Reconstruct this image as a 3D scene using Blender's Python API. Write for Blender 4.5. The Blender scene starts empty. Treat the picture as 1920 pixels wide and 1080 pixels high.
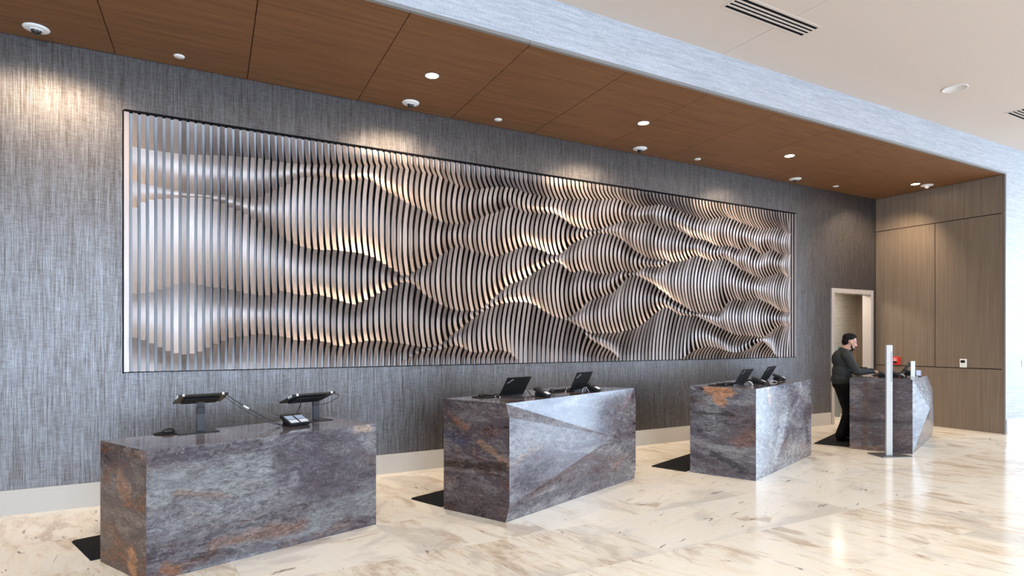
import bpy, bmesh, math, random
from mathutils import Vector, Matrix

random.seed(7)
SC = bpy.context.scene
COL = SC.collection
PI = math.pi

# ------------------------------------------------------------------ camera
F_PX, EYE, CX, HY = 1150.0, 1.65, 960.0, 635.0
YAW = math.atan(F_PX / 2050.0)
FW = (math.sin(YAW), math.cos(YAW))
RT = (math.cos(YAW), -math.sin(YAW))
cam = bpy.data.cameras.new('camera')
cam.sensor_width = 36.0
cam.lens = 36.0 * F_PX / 1920.0
cam.shift_y = (HY - 540.0) / 1920.0
cam.clip_end = 200
camo = bpy.data.objects.new('camera', cam)
COL.objects.link(camo)
camo.location = (0, 0, EYE)
camo.rotation_euler = (PI / 2, 0, -YAW)
SC.camera = camo

# ------------------------------------------------------------------ world, light, exposure
SC.view_settings.view_transform = 'Standard'
SC.view_settings.look = 'None'
SC.view_settings.gamma = 1.0
SC.view_settings.use_curve_mapping = False
SC.view_settings.exposure = 1.0
W = bpy.data.worlds.new('sky')
SC.world = W
W.use_nodes = True
wn = W.node_tree.nodes
wn['Background'].inputs[0].default_value = (0.56, 0.75, 1.0, 1)
wn['Background'].inputs[1].default_value = 9.0


def portal(loc, rot, sx, sy):
    l = bpy.data.lights.new('window_portal', 'AREA')
    l.shape = 'RECTANGLE'; l.size = sx; l.size_y = sy
    l.cycles.is_portal = True
    o = bpy.data.objects.new('window_portal', l)
    o.location = loc; o.rotation_euler = rot
    COL.objects.link(o)


ROOM_Y0, ROOM_X0, ROOM_X1 = -8.0, -6.0, 23.0
FRONT_WIN = (-4.6, 3.2, 0.25, 4.2)      # x0,x1,z0,z1 of the glazed opening behind the camera
RIGHT_WIN = (-7.6, 4.6, 0.2, 4.4)       # y0,y1,z0,z1 of the glazed end of the hall
portal(((FRONT_WIN[0] + FRONT_WIN[1]) / 2, ROOM_Y0 - 0.02, (FRONT_WIN[2] + FRONT_WIN[3]) / 2), (PI / 2, 0, 0),
       FRONT_WIN[1] - FRONT_WIN[0], FRONT_WIN[3] - FRONT_WIN[2])
portal((ROOM_X1 + 0.02, (RIGHT_WIN[0] + RIGHT_WIN[1]) / 2, (RIGHT_WIN[2] + RIGHT_WIN[3]) / 2), (PI / 2, 0, PI / 2),
       RIGHT_WIN[1] - RIGHT_WIN[0], RIGHT_WIN[3] - RIGHT_WIN[2])


# unseen fill lamps added under the hall ceiling to brighten floor and bounce
for hx, hy in ((0.5, 1.2), (4.0, 1.2), (7.5, 1.2), (11.0, 1.2), (14.5, 1.2), (18.0, 1.2), (0.5, -3.5), (5.5, -3.5), (10.5, -3.5), (15.5, -3.5)):
    hl = bpy.data.lights.new('hall_fill_light', 'AREA'); hl.shape = 'DISK'; hl.size = 0.5
    hl.energy = 30; hl.color = (1.0, 0.90, 0.76)
    ho = bpy.data.objects.new('hall_fill_light', hl); ho.location = (hx, hy, 4.95); COL.objects.link(ho)


# ------------------------------------------------------------------ picture-to-place helpers
def ray(u, v):
    a = (u - CX) / F_PX; b = (HY - v) / F_PX
    return (FW[0] + RT[0] * a, FW[1] + RT[1] * a, b)


def onz(u, v, z):
    r = ray(u, v); t = (z - EYE) / r[2]
    return Vector((r[0] * t, r[1] * t, z))


def ony(u, v, y):
    r = ray(u, v); t = y / r[1]
    return Vector((r[0] * t, y, EYE + r[2] * t))


def onplane(u, v, P, n):
    r = Vector(ray(u, v)); o = Vector((0, 0, EYE)); n = Vector(n)
    t = (Vector(P) - o).dot(n) / r.dot(n)
    return o + r * t


# ------------------------------------------------------------------ mesh helpers
def V(*a): return Vector(a)


def box(bm, x0, x1, y0, y1, z0, z1, mi=0, M=None):
    vs = [bm.verts.new((x, y, z)) for z in (z0, z1) for y in (y0, y1) for x in (x0, x1)]
    if M is not None:
        for v in vs: v.co = M @ v.co
    fs = []
    for q in ((0, 2, 3, 1), (4, 5, 7, 6), (0, 1, 5, 4), (2, 6, 7, 3), (0, 4, 6, 2), (1, 3, 7, 5)):
        f = bm.faces.new([vs[i] for i in q]); f.material_index = mi; fs.append(f)
    return vs


def rbox(bm, cx, cy, cz, sx, sy, sz, M=None, bev=0.003, seg=2, mi=0):
    r = bmesh.ops.create_cube(bm, size=1.0)
    vs = r['verts']
    for v in vs: v.co = V(v.co.x * sx + cx, v.co.y * sy + cy, v.co.z * sz + cz)
    es = list({e for v in vs for e in v.link_edges})
    fs = list({f for v in vs for f in v.link_faces})
    for f in fs: f.material_index = mi
    if bev > 0:
        rr = bmesh.ops.bevel(bm, geom=es, offset=bev, segments=seg, affect='EDGES', profile=0.5)
        vs = list({v for f in rr['faces'] for v in f.verts} | {v for v in vs if v.is_valid})
    if M is not None:
        for v in vs: v.co = M @ v.co


def lathe(bm, prof, n=32, M=None, smooth=True, mi=0):
    rings = []
    for r, z in prof:
        if r < 1e-6:
            rings.append([bm.verts.new((0, 0, z))])
        else:
            rings.append([bm.verts.new((r * math.cos(2 * PI * k / n), r * math.sin(2 * PI * k / n), z)) for k in range(n)])
    for a, b in zip(rings, rings[1:]):
        for k in range(n):
            k2 = (k + 1) % n
            if len(a) == 1 and len(b) == 1: continue
            if len(a) == 1: f = bm.faces.new((a[0], b[k2], b[k]))
            elif len(b) == 1: f = bm.faces.new((a[k], a[k2], b[0]))
            else: f = bm.faces.new((a[k], a[k2], b[k2], b[k]))
            f.smooth = smooth; f.material_index = mi
    if M is not None:
        for rg in rings:
            for v in rg: v.co = M @ v.co


def catmull(pts, n=8):
    P = [Vector(p) for p in pts]
    P = [P[0] * 2 - P[1]] + P + [P[-1] * 2 - P[-2]]
    out = []
    for i in range(1, len(P) - 2):
        for k in range(n):
            t = k / n
            out.append(0.5 * ((2 * P[i]) + (P[i + 1] - P[i - 1]) * t + (2 * P[i - 1] - 5 * P[i] + 4 * P[i + 1] - P[i + 2]) * t * t
                              + (3 * P[i] - P[i - 1] - 3 * P[i + 1] + P[i + 2]) * t ** 3))
    out.append(P[-2])
    return out


def tube(bm, pts, r, n=8, smooth_path=True):
    P = catmull(pts, 6) if smooth_path and len(pts) > 2 else [Vector(p) for p in pts]
    rings = []
    for i, p in enumerate(P):
        d = (P[min(i + 1, len(P) - 1)] - P[max(i - 1, 0)]).normalized()
        a = d.cross(V(0, 0, 1))
        if a.length < 1e-3: a = d.cross(V(1, 0, 0))
        a.normalize(); b = d.cross(a)
        rings.append([bm.verts.new(p + a * r * math.cos(2 * PI * k / n) + b * r * math.sin(2 * PI * k / n)) for k in range(n)])
    for A, B in zip(rings, rings[1:]):
        for k in range(n):
            f = bm.faces.new((A[k], A[(k + 1) % n], B[(k + 1) % n], B[k])); f.smooth = True
    bm.faces.new(rings[0]); bm.faces.new(list(reversed(rings[-1])))


def obj(name, bm, mats, parent=None, loc=None, fix=True):
    if fix: bmesh.ops.recalc_face_normals(bm, faces=bm.faces)
    me = bpy.data.meshes.new(name)
    bm.to_mesh(me); bm.free()
    for m in (mats if isinstance(mats, (list, tuple)) else [mats]): me.materials.append(m)
    o = bpy.data.objects.new(name, me)
    COL.objects.link(o)
    if parent is not None: o.parent = parent
    if loc is not None: o.location = loc
    return o


def thing(name, label, cat, loc=(0, 0, 0), rotz=0.0, group=None):
    o = bpy.data.objects.new(name, None)
    o.empty_display_size = 0.1
    COL.objects.link(o)
    o.location = loc; o.rotation_euler = (0, 0, rotz)
    tag(o, label, cat, group)
    return o


def tag(o, label, cat, group=None):
    o['label'] = label; o['category'] = cat
    if group: o['group'] = group
    return o


def struct(o):
    o['kind'] = 'structure'
    return o


def B(): return bmesh.new()


# ------------------------------------------------------------------ materials
def mat(name, col=(0.5, 0.5, 0.5), rough=0.5, metal=0.0, spec=0.5, emit=None, estr=0.0, coat=0.0, alpha=None, trans=0.0):
    m = bpy.data.materials.new(name); m.use_nodes = True
    p = m.node_tree.nodes['Principled BSDF']
    p.inputs['Base Color'].default_value = (*col, 1)
    p.inputs['Roughness'].default_value = rough
    p.inputs['Metallic'].default_value = metal
    p.inputs['Specular IOR Level'].default_value = spec
    p.inputs['Coat Weight'].default_value = coat
    p.inputs['Transmission Weight'].default_value = trans
    if emit:
        p.inputs['Emission Color'].default_value = (*emit, 1)
        p.inputs['Emission Strength'].default_value = estr
    return m


class NT:
    """small node-tree writer"""
    def __init__(s, m): s.t = m.node_tree; s.p = s.t.nodes['Principled BSDF']
    def n(s, typ, **kw):
        x = s.t.nodes.new(typ)
        for k, v in kw.items():
            if k.startswith('_'): setattr(x, k[1:], v)
            else: x.inputs[k.replace('__', ' ')].default_value = v
        return x
    def l(s, a, b): s.t.links.new(a, b)
    def coords(s, scale=(1, 1, 1), rot=(0, 0, 0), kind='Object', rnd=0.0):
        tc = s.n('ShaderNodeTexCoord'); mp = s.n('ShaderNodeMapping')
        mp.inputs['Scale'].default_value = scale; mp.inputs['Rotation'].default_value = rot
        src = tc.outputs[kind]
        if rnd:
            oi = s.n('ShaderNodeObjectInfo')
            vm = s.n('ShaderNodeVectorMath', _operation='MULTIPLY_ADD')
            s.l(oi.outputs['Random'], vm.inputs[0]); vm.inputs[1].default_value = (rnd, rnd * 0.73, rnd * 0.37)
            s.l(src, vm.inputs[2]); src = vm.outputs[0]
        s.l(src, mp.inputs['Vector'])
        return mp.outputs['Vector']
    def noise(s, vec, scale, detail=4, rough=0.5, dist=0.0):
        x = s.n('ShaderNodeTexNoise'); x.inputs['Scale'].default_value = scale
        x.inputs['Detail'].default_value = detail; x.inputs['Roughness'].default_value = rough
        x.inputs['Distortion'].default_value = dist
        s.l(vec, x.inputs['Vector']); return x.outputs['Fac']
    def ramp(s, fac, stops, interp='LINEAR'):
        r = s.n('ShaderNodeValToRGB'); r.color_ramp.interpolation = interp
        e = r.color_ramp.elements
        while len(e) < len(stops): e.new(0.5)
        for q, (p, c) in zip(e, stops):
            q.position = p; q.color = (*c, 1) if isinstance(c, tuple) else (c, c, c, 1)
        s.l(fac, r.inputs['Fac']); return r.outputs['Color']
    def mix(s, fac, a, b, mode='MIX'):
        x = s.n('ShaderNodeMix', _data_type='RGBA', _blend_type=mode)
        for v, i in ((fac, 0), (a, 6), (b, 7)):
            if hasattr(v, 'links'): s.l(v, x.inputs[i])
            elif isinstance(v, tuple): x.inputs[i].default_value = (*v, 1)
            else: x.inputs[i].default_value = v
        return x.outputs[2]
    def math(s, op, a, b=0.0, clamp=False):
        x = s.n('ShaderNodeMath', _operation=op, _use_clamp=clamp)
        for v, i in ((a, 0), (b, 1)):
            if hasattr(v, 'links'): s.l(v, x.inputs[i])
            else: x.inputs[i].default_value = v
        return x.outputs[0]
    def bump(s, h, strength=0.2, dist=0.01):
        b = s.n('ShaderNodeBump'); b.inputs['Strength'].default_value = strength; b.inputs['Distance'].default_value = dist
        s.l(h, b.inputs['Height']); s.l(b.outputs[0], s.p.inputs['Normal'])


def m_wallcover(name, dark, light, vertical=True, rough=0.42, spec=0.8, metal=0.0):
    m = mat(name, rough=rough, spec=spec, metal=metal); t = NT(m)
    if vertical:
        a = t.noise(t.coords((150, 150, 5.5)), 1.0, 4, 0.7)
        b = t.noise(t.coords((16, 16, 130)), 1.0, 3, 0.6)
        c = t.noise(t.coords((38, 38, 1.1)), 1.0, 2, 0.5)
    else:
        a = t.noise(t.coords((7, 7, 150)), 1.0, 4, 0.7)
        b = t.noise(t.coords((120, 120, 22)), 1.0, 3, 0.6)
        c = t.noise(t.coords((1.2, 1.2, 30)), 1.0, 2, 0.5)
    v = t.math('ADD', t.math('MULTIPLY', a, 0.55), t.math('ADD', t.math('MULTIPLY', b, 0.25), t.math('MULTIPLY', c, 0.2)))
    col = t.ramp(v, [(0.40, dark), (0.60, light)])
    t.l(col, t.p.inputs['Base Color'])
    if vertical:
        th_ = t.noise(t.coords((260, 260, 1.2)), 1.0, 2, 0.5)
        t.bump(th_, 0.55, 0.004)
    else:
        t.bump(v, 0.25, 0.003)
    return m


def m_wood(name, c1, c2, c3, axis='x', rough=0.35, coat=0.0):
    m = mat(name, rough=rough, spec=0.4, coat=coat); t = NT(m)
    sc = {'x': (1.1, 26, 26), 'z': (26, 26, 0.8)}[axis]
    sc2 = {'x': (3.5, 240, 240), 'z': (200, 200, 2.5)}[axis]
    a = t.noise(t.coords(sc, rnd=9.0), 1.0, 5, 0.6, 0.4)
    b = t.noise(t.coords(sc2, rnd=5.0), 1.0, 3, 0.6)
    v = t.math('ADD', t.math('MULTIPLY', a, 0.6), t.math('MULTIPLY', b, 0.4))
    t.l(t.ramp(v, [(0.34, c1), (0.5, c2), (0.68, c3)]), t.p.inputs['Base Color'])
    return m


def m_stone(name, rnd, warm, grey, lightness=1.0, tilt=0.3, strokes=(), tint=None, rough=0.22):
    """polished layered marble: slate purple-grey beds, rust seams, pale specks.
    strokes: (a, b, radius, colour, strength) mineral patches and painted-in reflections, in the desk's own coordinates"""
    m = mat(name, rough=rough, spec=0.38); t = NT(m)
    L = lightness
    src = t.n('ShaderNodeTexCoord').outputs['Object']
    off = t.n('ShaderNodeVectorMath', _operation='ADD'); t.l(src, off.inputs[0]); off.inputs[1].default_value = (rnd, rnd * 0.7, rnd * 0.3)
    def cc(scale, rot=(0, 0, 0)):
        mp = t.n('ShaderNodeMapping'); mp.inputs['Scale'].default_value = scale; mp.inputs['Rotation'].default_value = rot
        t.l(off.outputs[0], mp.inputs['Vector']); return mp.outputs['Vector']
    beds = t.noise(cc((1.0, 1.0, 3.4), (0.1, tilt, 0)), 1.0, 9, 0.66, 1.4)
    fine = t.noise(cc((13, 13, 34), (0.1, tilt, 0)), 1.0, 7, 0.78, 0.8)
    big = t.noise(cc((0.8, 0.8, 1.3)), 1.0, 3, 0.5, 1.0)
    v = t.math('ADD', t.math('MULTIPLY', beds, 0.62), t.math('MULTIPLY', fine, 0.38))
    col = t.ramp(v, [(0.37, (0.014 * L, 0.010 * L, 0.014 * L)), (0.44, (0.042 * L, 0.031 * L, 0.039 * L)), (0.475, (0.100 * L, 0.080 * L, 0.087 * L)),
                     (0.50, (0.062 * L, 0.053 * L, 0.064 * L)), (0.545, (0.122 * L, 0.114 * L, 0.122 * L)), (0.63, (0.225 * L, 0.212 * L, 0.215 * L))])
    gm = t.ramp(big, [(0.42, 0.0), (0.60, 1.0)])
    gcol = t.ramp(fine, [(0.40, (0.072 * L, 0.072 * L, 0.077 * L)), (0.60, (0.245 * L, 0.242 * L, 0.245 * L))])
    col = t.mix(t.math('MULTIPLY', gm, grey), col, gcol)
    rm = t.ramp(t.noise(cc((1.3, 1.3, 3.0), (0.3, tilt, 0.5)), 1.0, 5, 0.6, 1.8), [(0.53, 0.0), (0.63, 1.0)])
    rf = t.ramp(fine, [(0.40, (0.050, 0.022, 0.013)), (0.60, (0.20, 0.095, 0.055))])
    col = t.mix(t.math('MULTIPLY', rm, warm), col, rf)
    if tint: col = t.mix(tint[1], col, tint[0], 'MULTIPLY')
    wob = t.noise(cc((4, 4, 11), (0.1, tilt, 0)), 1.0, 7, 0.75, 0.6)
    for a, b, r, c, k in strokes:
        a = Vector(a); b = Vector(b); ab = b - a
        pa = t.n('ShaderNodeVectorMath', _operation='SUBTRACT'); t.l(src, pa.inputs[0]); pa.inputs[1].default_value = a
        dt = t.n('ShaderNodeVectorMath', _operation='DOT_PRODUCT'); t.l(pa.outputs[0], dt.inputs[0]); dt.inputs[1].default_value = ab / max(ab.length_squared, 1e-6)
        tt = t.math('ADD', dt.outputs['Value'], 0.0, True)
        sc = t.n('ShaderNodeVectorMath', _operation='SCALE'); sc.inputs[0].default_value = ab; t.l(tt, sc.inputs['Scale'])
        df = t.n('ShaderNodeVectorMath', _operation='SUBTRACT'); t.l(pa.outputs[0], df.inputs[0]); t.l(sc.outputs[0], df.inputs[1])
        ln_ = t.n('ShaderNodeVectorMath', _operation='LENGTH'); t.l(df.outputs[0], ln_.inputs[0])
        d = t.math('ADD', t.math('DIVIDE', ln_.outputs['Value'], r), t.math('MULTIPLY', t.math('SUBTRACT', wob, 0.5), 3.0))
        mk = t.ramp(d, [(0.45, 1.0), (1.0, 0.0)])
        cv = t.ramp(fine, [(0.38, tuple(x * 0.55 for x in c)), (0.62, tuple(min(1, x * 1.5) for x in c))])
        col = t.mix(t.math('MULTIPLY', mk, k), col, cv)
    vein = t.noise(cc((1.6, 1.6, 3.6), (0, tilt, 0)), 1.0, 6, 0.65, 2.0)
    vm = t.math('ABSOLUTE', t.math('SUBTRACT', vein, 0.5))
    col = t.mix(t.math('MULTIPLY', t.ramp(vm, [(0.0, 1.0), (0.007, 0.0)]), 0.30), col, (0.36 * L, 0.32 * L, 0.31 * L))
    crk = t.noise(cc((2.0, 2.0, 4.6), (0.2, tilt, 0)), 1.0, 8, 0.7, 1.0)
    cm = t.math('ABSOLUTE', t.math('SUBTRACT', crk, 0.47))
    col = t.mix(t.math('MULTIPLY', t.ramp(cm, [(0.0, 1.0), (0.012, 0.0)]), 0.6), col, (0.014, 0.009, 0.011))
    for sc_, sz, st in ((60.0, 0.22, 0.55), (24.0, 0.16, 0.5)):
        sp = t.n('ShaderNodeTexVoronoi'); sp.inputs['Scale'].default_value = sc_; sp.inputs['Randomness'].default_value = 1.0
        t.l(cc((1, 1, 1.6)), sp.inputs['Vector'])
        sm = t.ramp(sp.outputs['Distance'], [(sz * 0.4, 1.0), (sz, 0.0)])
        sel = t.ramp(t.noise(cc((sc_ / 4,) * 3), 1.0, 2, 0.5), [(0.50, 0.0), (0.60, 1.0)])
        col = t.mix(t.math('MULTIPLY', t.math('MULTIPLY', sm, sel), st), col, (0.42, 0.38, 0.37))
    t.l(col, t.p.inputs['Base Color'])
    if rough > 0.15: t.l(t.ramp(fine, [(0.3, rough - 0.06), (0.7, rough + 0.08)]), t.p.inputs['Roughness'])
    return m


def m_travertine(name):
    m = mat(name, rough=0.16, spec=0.5); t = NT(m)
    oi = t.n('ShaderNodeObjectInfo')
    tc = t.n('ShaderNodeTexCoord')
    vm = t.n('ShaderNodeVectorMath', _operation='MULTIPLY_ADD')
    t.l(oi.outputs['Random'], vm.inputs[0]); vm.inputs[1].default_value = (37, 19, 5); t.l(tc.outputs['Object'], vm.inputs[2])
    ang = t.math('MULTIPLY', t.math('GREATER_THAN', oi.outputs['Random'], 0.72), 1.45)
    ang = t.math('ADD', ang, -0.16)
    vr = t.n('ShaderNodeVectorRotate', _rotation_type='Z_AXIS')
    t.l(vm.outputs[0], vr.inputs['Vector']); t.l(ang, vr.inputs['Angle'])
    def cc(s):
        mp = t.n('ShaderNodeMapping'); mp.inputs['Scale'].default_value = s; t.l(vr.outputs[0], mp.inputs['Vector']); return mp.outputs['Vector']
    a = t.noise(cc((3.8, 1.25, 1)), 1.0, 7, 0.66, 1.3)
    b = t.noise(cc((17, 3.2, 1)), 1.0, 6, 0.75, 1.1)
    v = t.math('ADD', t.math('MULTIPLY', a, 0.6), t.math('MULTIPLY', b, 0.4))
    tone = t.math('MULTIPLY', t.math('SUBTRACT', oi.outputs['Random'], 0.5), 0.11)
    v2 = t.math('ADD', v, tone)
    col = t.ramp(v2, [(0.30, (0.48, 0.36, 0.26)), (0.385, (0.76, 0.63, 0.48)), (0.45, (0.90, 0.80, 0.66)),
                      (0.53, (0.96, 0.89, 0.77)), (0.66, (0.90, 0.83, 0.75))])
    g = t.noise(cc((1.5, 0.9, 1)), 1.0, 4, 0.6, 0.8)
    col = t.mix(t.ramp(g, [(0.52, 0.0), (0.66, 0.55)]), col, (0.56, 0.51, 0.46))
    ru = t.noise(cc((2.6, 1.1, 1)), 1.0, 4, 0.6, 0.9)
    col = t.mix(t.ramp(ru, [(0.60, 0.0), (0.68, 0.6)]), col, (0.48, 0.33, 0.21))
    c = t.noise(cc((13, 3.0, 1)), 1.0, 5, 0.62, 0.8)
    col = t.mix(t.ramp(c, [(0.655, 0.0), (0.675, 0.75)]), col, (0.17, 0.11, 0.075))
    w = t.noise(cc((5.0, 1.5, 1)), 1.0, 6, 0.7, 2.0)
    wm = t.math('ABSOLUTE', t.math('SUBTRACT', w, 0.52))
    col = t.mix(t.math('MULTIPLY', t.ramp(wm, [(0.0, 1.0), (0.012, 0.0)]), 0.45), col, (0.88, 0.84, 0.78))
    t.l(col, t.p.inputs['Base Color'])
    t.l(t.ramp(b, [(0.3, 0.10), (0.7, 0.20)]), t.p.inputs['Roughness'])
    return m


M_WALL = m_wallcover('charcoal_wallcovering', (0.085, 0.070, 0.062), (0.200, 0.188, 0.188), rough=0.38, spec=0.6, metal=0.85)
M_BEAM = m_wallcover('pale_linen_wallcovering', (0.31, 0.325, 0.36), (0.49, 0.505, 0.54), vertical=False, rough=0.6, spec=0.3)
M_SOFFIT = m_wood('walnut_soffit_veneer', (0.135, 0.057, 0.020), (0.185, 0.082, 0.030), (0.24, 0.112, 0.044), 'x', 0.6)
M_END = m_wood('greige_wall_veneer', (0.150, 0.108, 0.075), (0.185, 0.138, 0.100), (0.225, 0.172, 0.128), 'z', 0.45)
M_CEIL = mat('ceiling_paint', (0.58, 0.50, 0.44), 0.9, spec=0.1)
M_PAINT = mat('white_paint', (0.72, 0.71, 0.69), 0.6, spec=0.3)
M_BASE = mat('baseboard_paint', (0.52, 0.50, 0.46), 0.35, spec=0.4)
M_BASEG = mat('grey_baseboard_paint', (0.50, 0.47, 0.43), 0.35, spec=0.4)
M_BASEW = mat('white_baseboard_paint', (0.78, 0.80, 0.82), 0.35, spec=0.4)
M_BLACK = mat('black_gap', (0.006, 0.005, 0.005), 0.8, spec=0.1)
M_GROUT = mat('pale_grout', (0.66, 0.60, 0.52), 0.6)
M_TILE = m_travertine('travertine')
M_ALU = mat('brushed_aluminium', (0.42, 0.43, 0.45), 0.4, metal=0.7)
M_TRIMG = mat('grey_metal_trim', (0.24, 0.235, 0.23), 0.45, metal=0.3)
M_DOORF = mat('taupe_door_frame', (0.40, 0.36, 0.34), 0.45)
M_HALL = m_wallcover('beige_hall_wallcovering', (0.42, 0.37, 0.30), (0.62, 0.56, 0.47), vertical=False, rough=0.6, spec=0.3)
M_HALLD = m_wood('passage_veneer', (0.15, 0.11, 0.085), (0.18, 0.135, 0.10), (0.21, 0.16, 0.12), 'z', 0.5)
M_RUBBER = mat('black_rubber', (0.008, 0.008, 0.009), 0.7, spec=0.2)
M_BLKPL = mat('black_plastic', (0.010, 0.010, 0.011), 0.38, spec=0.45)
M_BLKMAT = mat('matt_black_lid', (0.006, 0.006, 0.007), 0.55, spec=0.25)
M_BLKMET = mat('black_powder_coated_metal', (0.012, 0.012, 0.014), 0.35, spec=0.5)
M_GREYST = mat('dark_grey_metal', (0.035, 0.038, 0.045), 0.4, spec=0.5)
M_WHITE = mat('white_plastic', (0.80, 0.79, 0.77), 0.4)
M_LABELW = mat('white_label', (0.85, 0.85, 0.88), 0.5)
M_LABELB = mat('pale_blue_display', (0.42, 0.52, 0.68), 0.25)
M_SILV = mat('silver_print', (0.62, 0.62, 0.63), 0.3, metal=0.4)
M_SCREEN = mat('dark_screen', (0.012, 0.010, 0.009), 0.08, spec=0.6)
M_GLASSBLK = mat('smoked_dome', (0.01, 0.01, 0.012), 0.05, spec=0.8)
M_LAMP = mat('lamp_glow', (1, 1, 1), 0.5, emit=(1.0, 0.86, 0.66), estr=28.0)
M_RED = mat('red_plastic', (0.62, 0.02, 0.015), 0.35)
M_ACRYL = mat('frosted_acrylic', (0.62, 0.67, 0.66), 0.2, spec=0.5)
M_POST = mat('satin_silver_post', (0.56, 0.58, 0.60), 0.35, metal=0.25)
M_POSTD = mat('grey_print_strip', (0.36, 0.38, 0.41), 0.4)
M_CABLEW = mat('white_cable', (0.75, 0.75, 0.75), 0.4)
M_GLASS = mat('window_glass', (1, 1, 1), 0.0, trans=1.0)


def m_slat_front():
    m = mat('pewter_bronze_lacquer', (0.36, 0.29, 0.26), 0.30, metal=0.55, spec=0.5); t = NT(m)
    a = t.noise(t.coords((60, 60, 3.5), rnd=31.0), 1.0, 4, 0.6)
    oi = t.n('ShaderNodeObjectInfo')
    v = t.math('ADD', t.math('MULTIPLY', a, 0.45), t.math('MULTIPLY', oi.outputs['Random'], 0.55))
    t.l(t.ramp(v, [(0.25, (0.22, 0.178, 0.160)), (0.75, (0.38, 0.315, 0.290))]), t.p.inputs['Base Color'])
    t.l(t.ramp(a, [(0.3, 0.36), (0.7, 0.48)]), t.p.inputs['Roughness'])
    return m


M_SLAT = m_slat_front()
M_SLATS = mat('slat_side_shade', (0.010, 0.006, 0.0045), 0.6, spec=0.2)  # near-black sides: shade of the deep narrow gaps put into the colour
M_BACKB = mat('pale_backing_board', (0.55, 0.55, 0.57), 0.6)

# ------------------------------------------------------------------ the room
D_WALL, Y_BEAM, X_END = 7.29, 5.06, 12.60
Z_SOF, Z_CEIL = 4.49, 4.98
DX0, DX1, DZ = 11.20, 12.40, 2.54       # clear opening of the doorway

# floor slab and stone tiles
bm = B(); box(bm, ROOM_X0, ROOM_X1, ROOM_Y0, 8.4, -0.15, -0.0015)
floor = struct(obj('floor', bm, M_GROUT))
ROW_H, ROW_0, TILE_W, SH = 0.89, 4.44, 1.205, -0.07
row_off = {-1: 0.0, 0: 1.62, 1: 3.33, 2: 2.6}
mesh_cache = {}


def tile_mesh(w, h):
    key = (round(w, 3), round(h, 3))
    if key not in mesh_cache:
        g = 0.0016
        b_ = B(); vs = box(b_, -w / 2 + g, w / 2 - g, -h / 2 + g, h / 2 - g, -0.012, 0.0)
        for v in vs: v.co.x += SH * v.co.y
        for e in b_.edges: pass
        bmesh.ops.recalc_face_normals(b_, faces=b_.faces)
        me = bpy.data.meshes.new('tile'); b_.to_mesh(me); b_.free(); me.materials.append(M_TILE)
        mesh_cache[key] = me
    return mesh_cache[key]


rows = []
y = ROW_0 + ROW_H * 3
while y > ROOM_Y0:
    rows.append(y); y -= ROW_H
rest = B(); ntile = 0
rr = random.Random(11)
for ri, y0 in enumerate(rows):
    y1 = min(y0 + ROW_H, 8.4 if False else D_WALL + 0.15)
    y0c = max(y0, ROOM_Y0)
    k0 = {4.44: 1.625, 3.55: 3.33}.get(round(y0, 2), rr.uniform(0, TILE_W))
    x = k0 - TILE_W * math.ceil((k0 + 2.2) / TILE_W)
    while x < ROOM_X1 - 0.3:
        cx, cy = x + TILE_W / 2, (y0c + y1) / 2
        depth = cx * FW[0] + cy * FW[1]
        uu = CX + F_PX * ((cx * RT[0] + cy * RT[1]) / max(depth, 0.2))
        vis = depth > 1.0 and -500 < uu < 2250 and HY + F_PX * 1.65 / max(depth + 1.2, 0.3) < 1120
        if vis and ntile < 295 and x > -2.6 and cx < 20:
            o = bpy.data.objects.new('tile', tile_mesh(TILE_W, y1 - y0c)); COL.objects.link(o)
            o.parent = floor; o.location = (cx, cy, 0); ntile += 1
        else:
            vs = box(rest, cx - TILE_W / 2 + 0.0016, cx + TILE_W / 2 - 0.0016, y0c + 0.0016, y1 - 0.0016, -0.012, 0.0)
            for v in vs: v.co.x += SH * (v.co.y - cy)
        x += TILE_W
for ri, y0 in enumerate(rows):          # left of the first column
    box(rest, ROOM_X0, -2.3, max(y0, ROOM_Y0) + 0.0016, y0 + ROW_H - 0.0016, -0.013, -0.0005)
o = obj('distant_tiles', rest, M_TILE, floor); o['kind'] = 'stuff'
bm = B(); box(bm, 11.0, 15.0, D_WALL + 0.1, 8.4, -0.012, 0.0004)
obj('passage_paving', bm, M_TILE, floor)

# back wall with the doorway
bm = B()
box(bm, ROOM_X0, DX0 - 0.03, D_WALL, D_WALL + 0.15, 0, 5.1)
box(bm, DX0 - 0.03, DX1 + 0.03, D_WALL, D_WALL + 0.15, DZ + 0.03, 5.1)
box(bm, DX1 + 0.03, X_END + 0.15, D_WALL, D_WALL + 0.15, 0, 5.1)
struct(obj('wall_back', bm, M_WALL))
bm = B(); box(bm, ROOM_X0 - 0.15, ROOM_X0, ROOM_Y0, D_WALL + 0.15, 0, 5.1)
struct(obj('wall_left', bm, M_PAINT))
# pier and wall to the right of the niche
bm = B(); box(bm, X_END + 0.02, ROOM_X1, Y_BEAM, Y_BEAM + 0.15, 0, 5.1)
struct(obj('wall_right', bm, M_BEAM))
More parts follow.
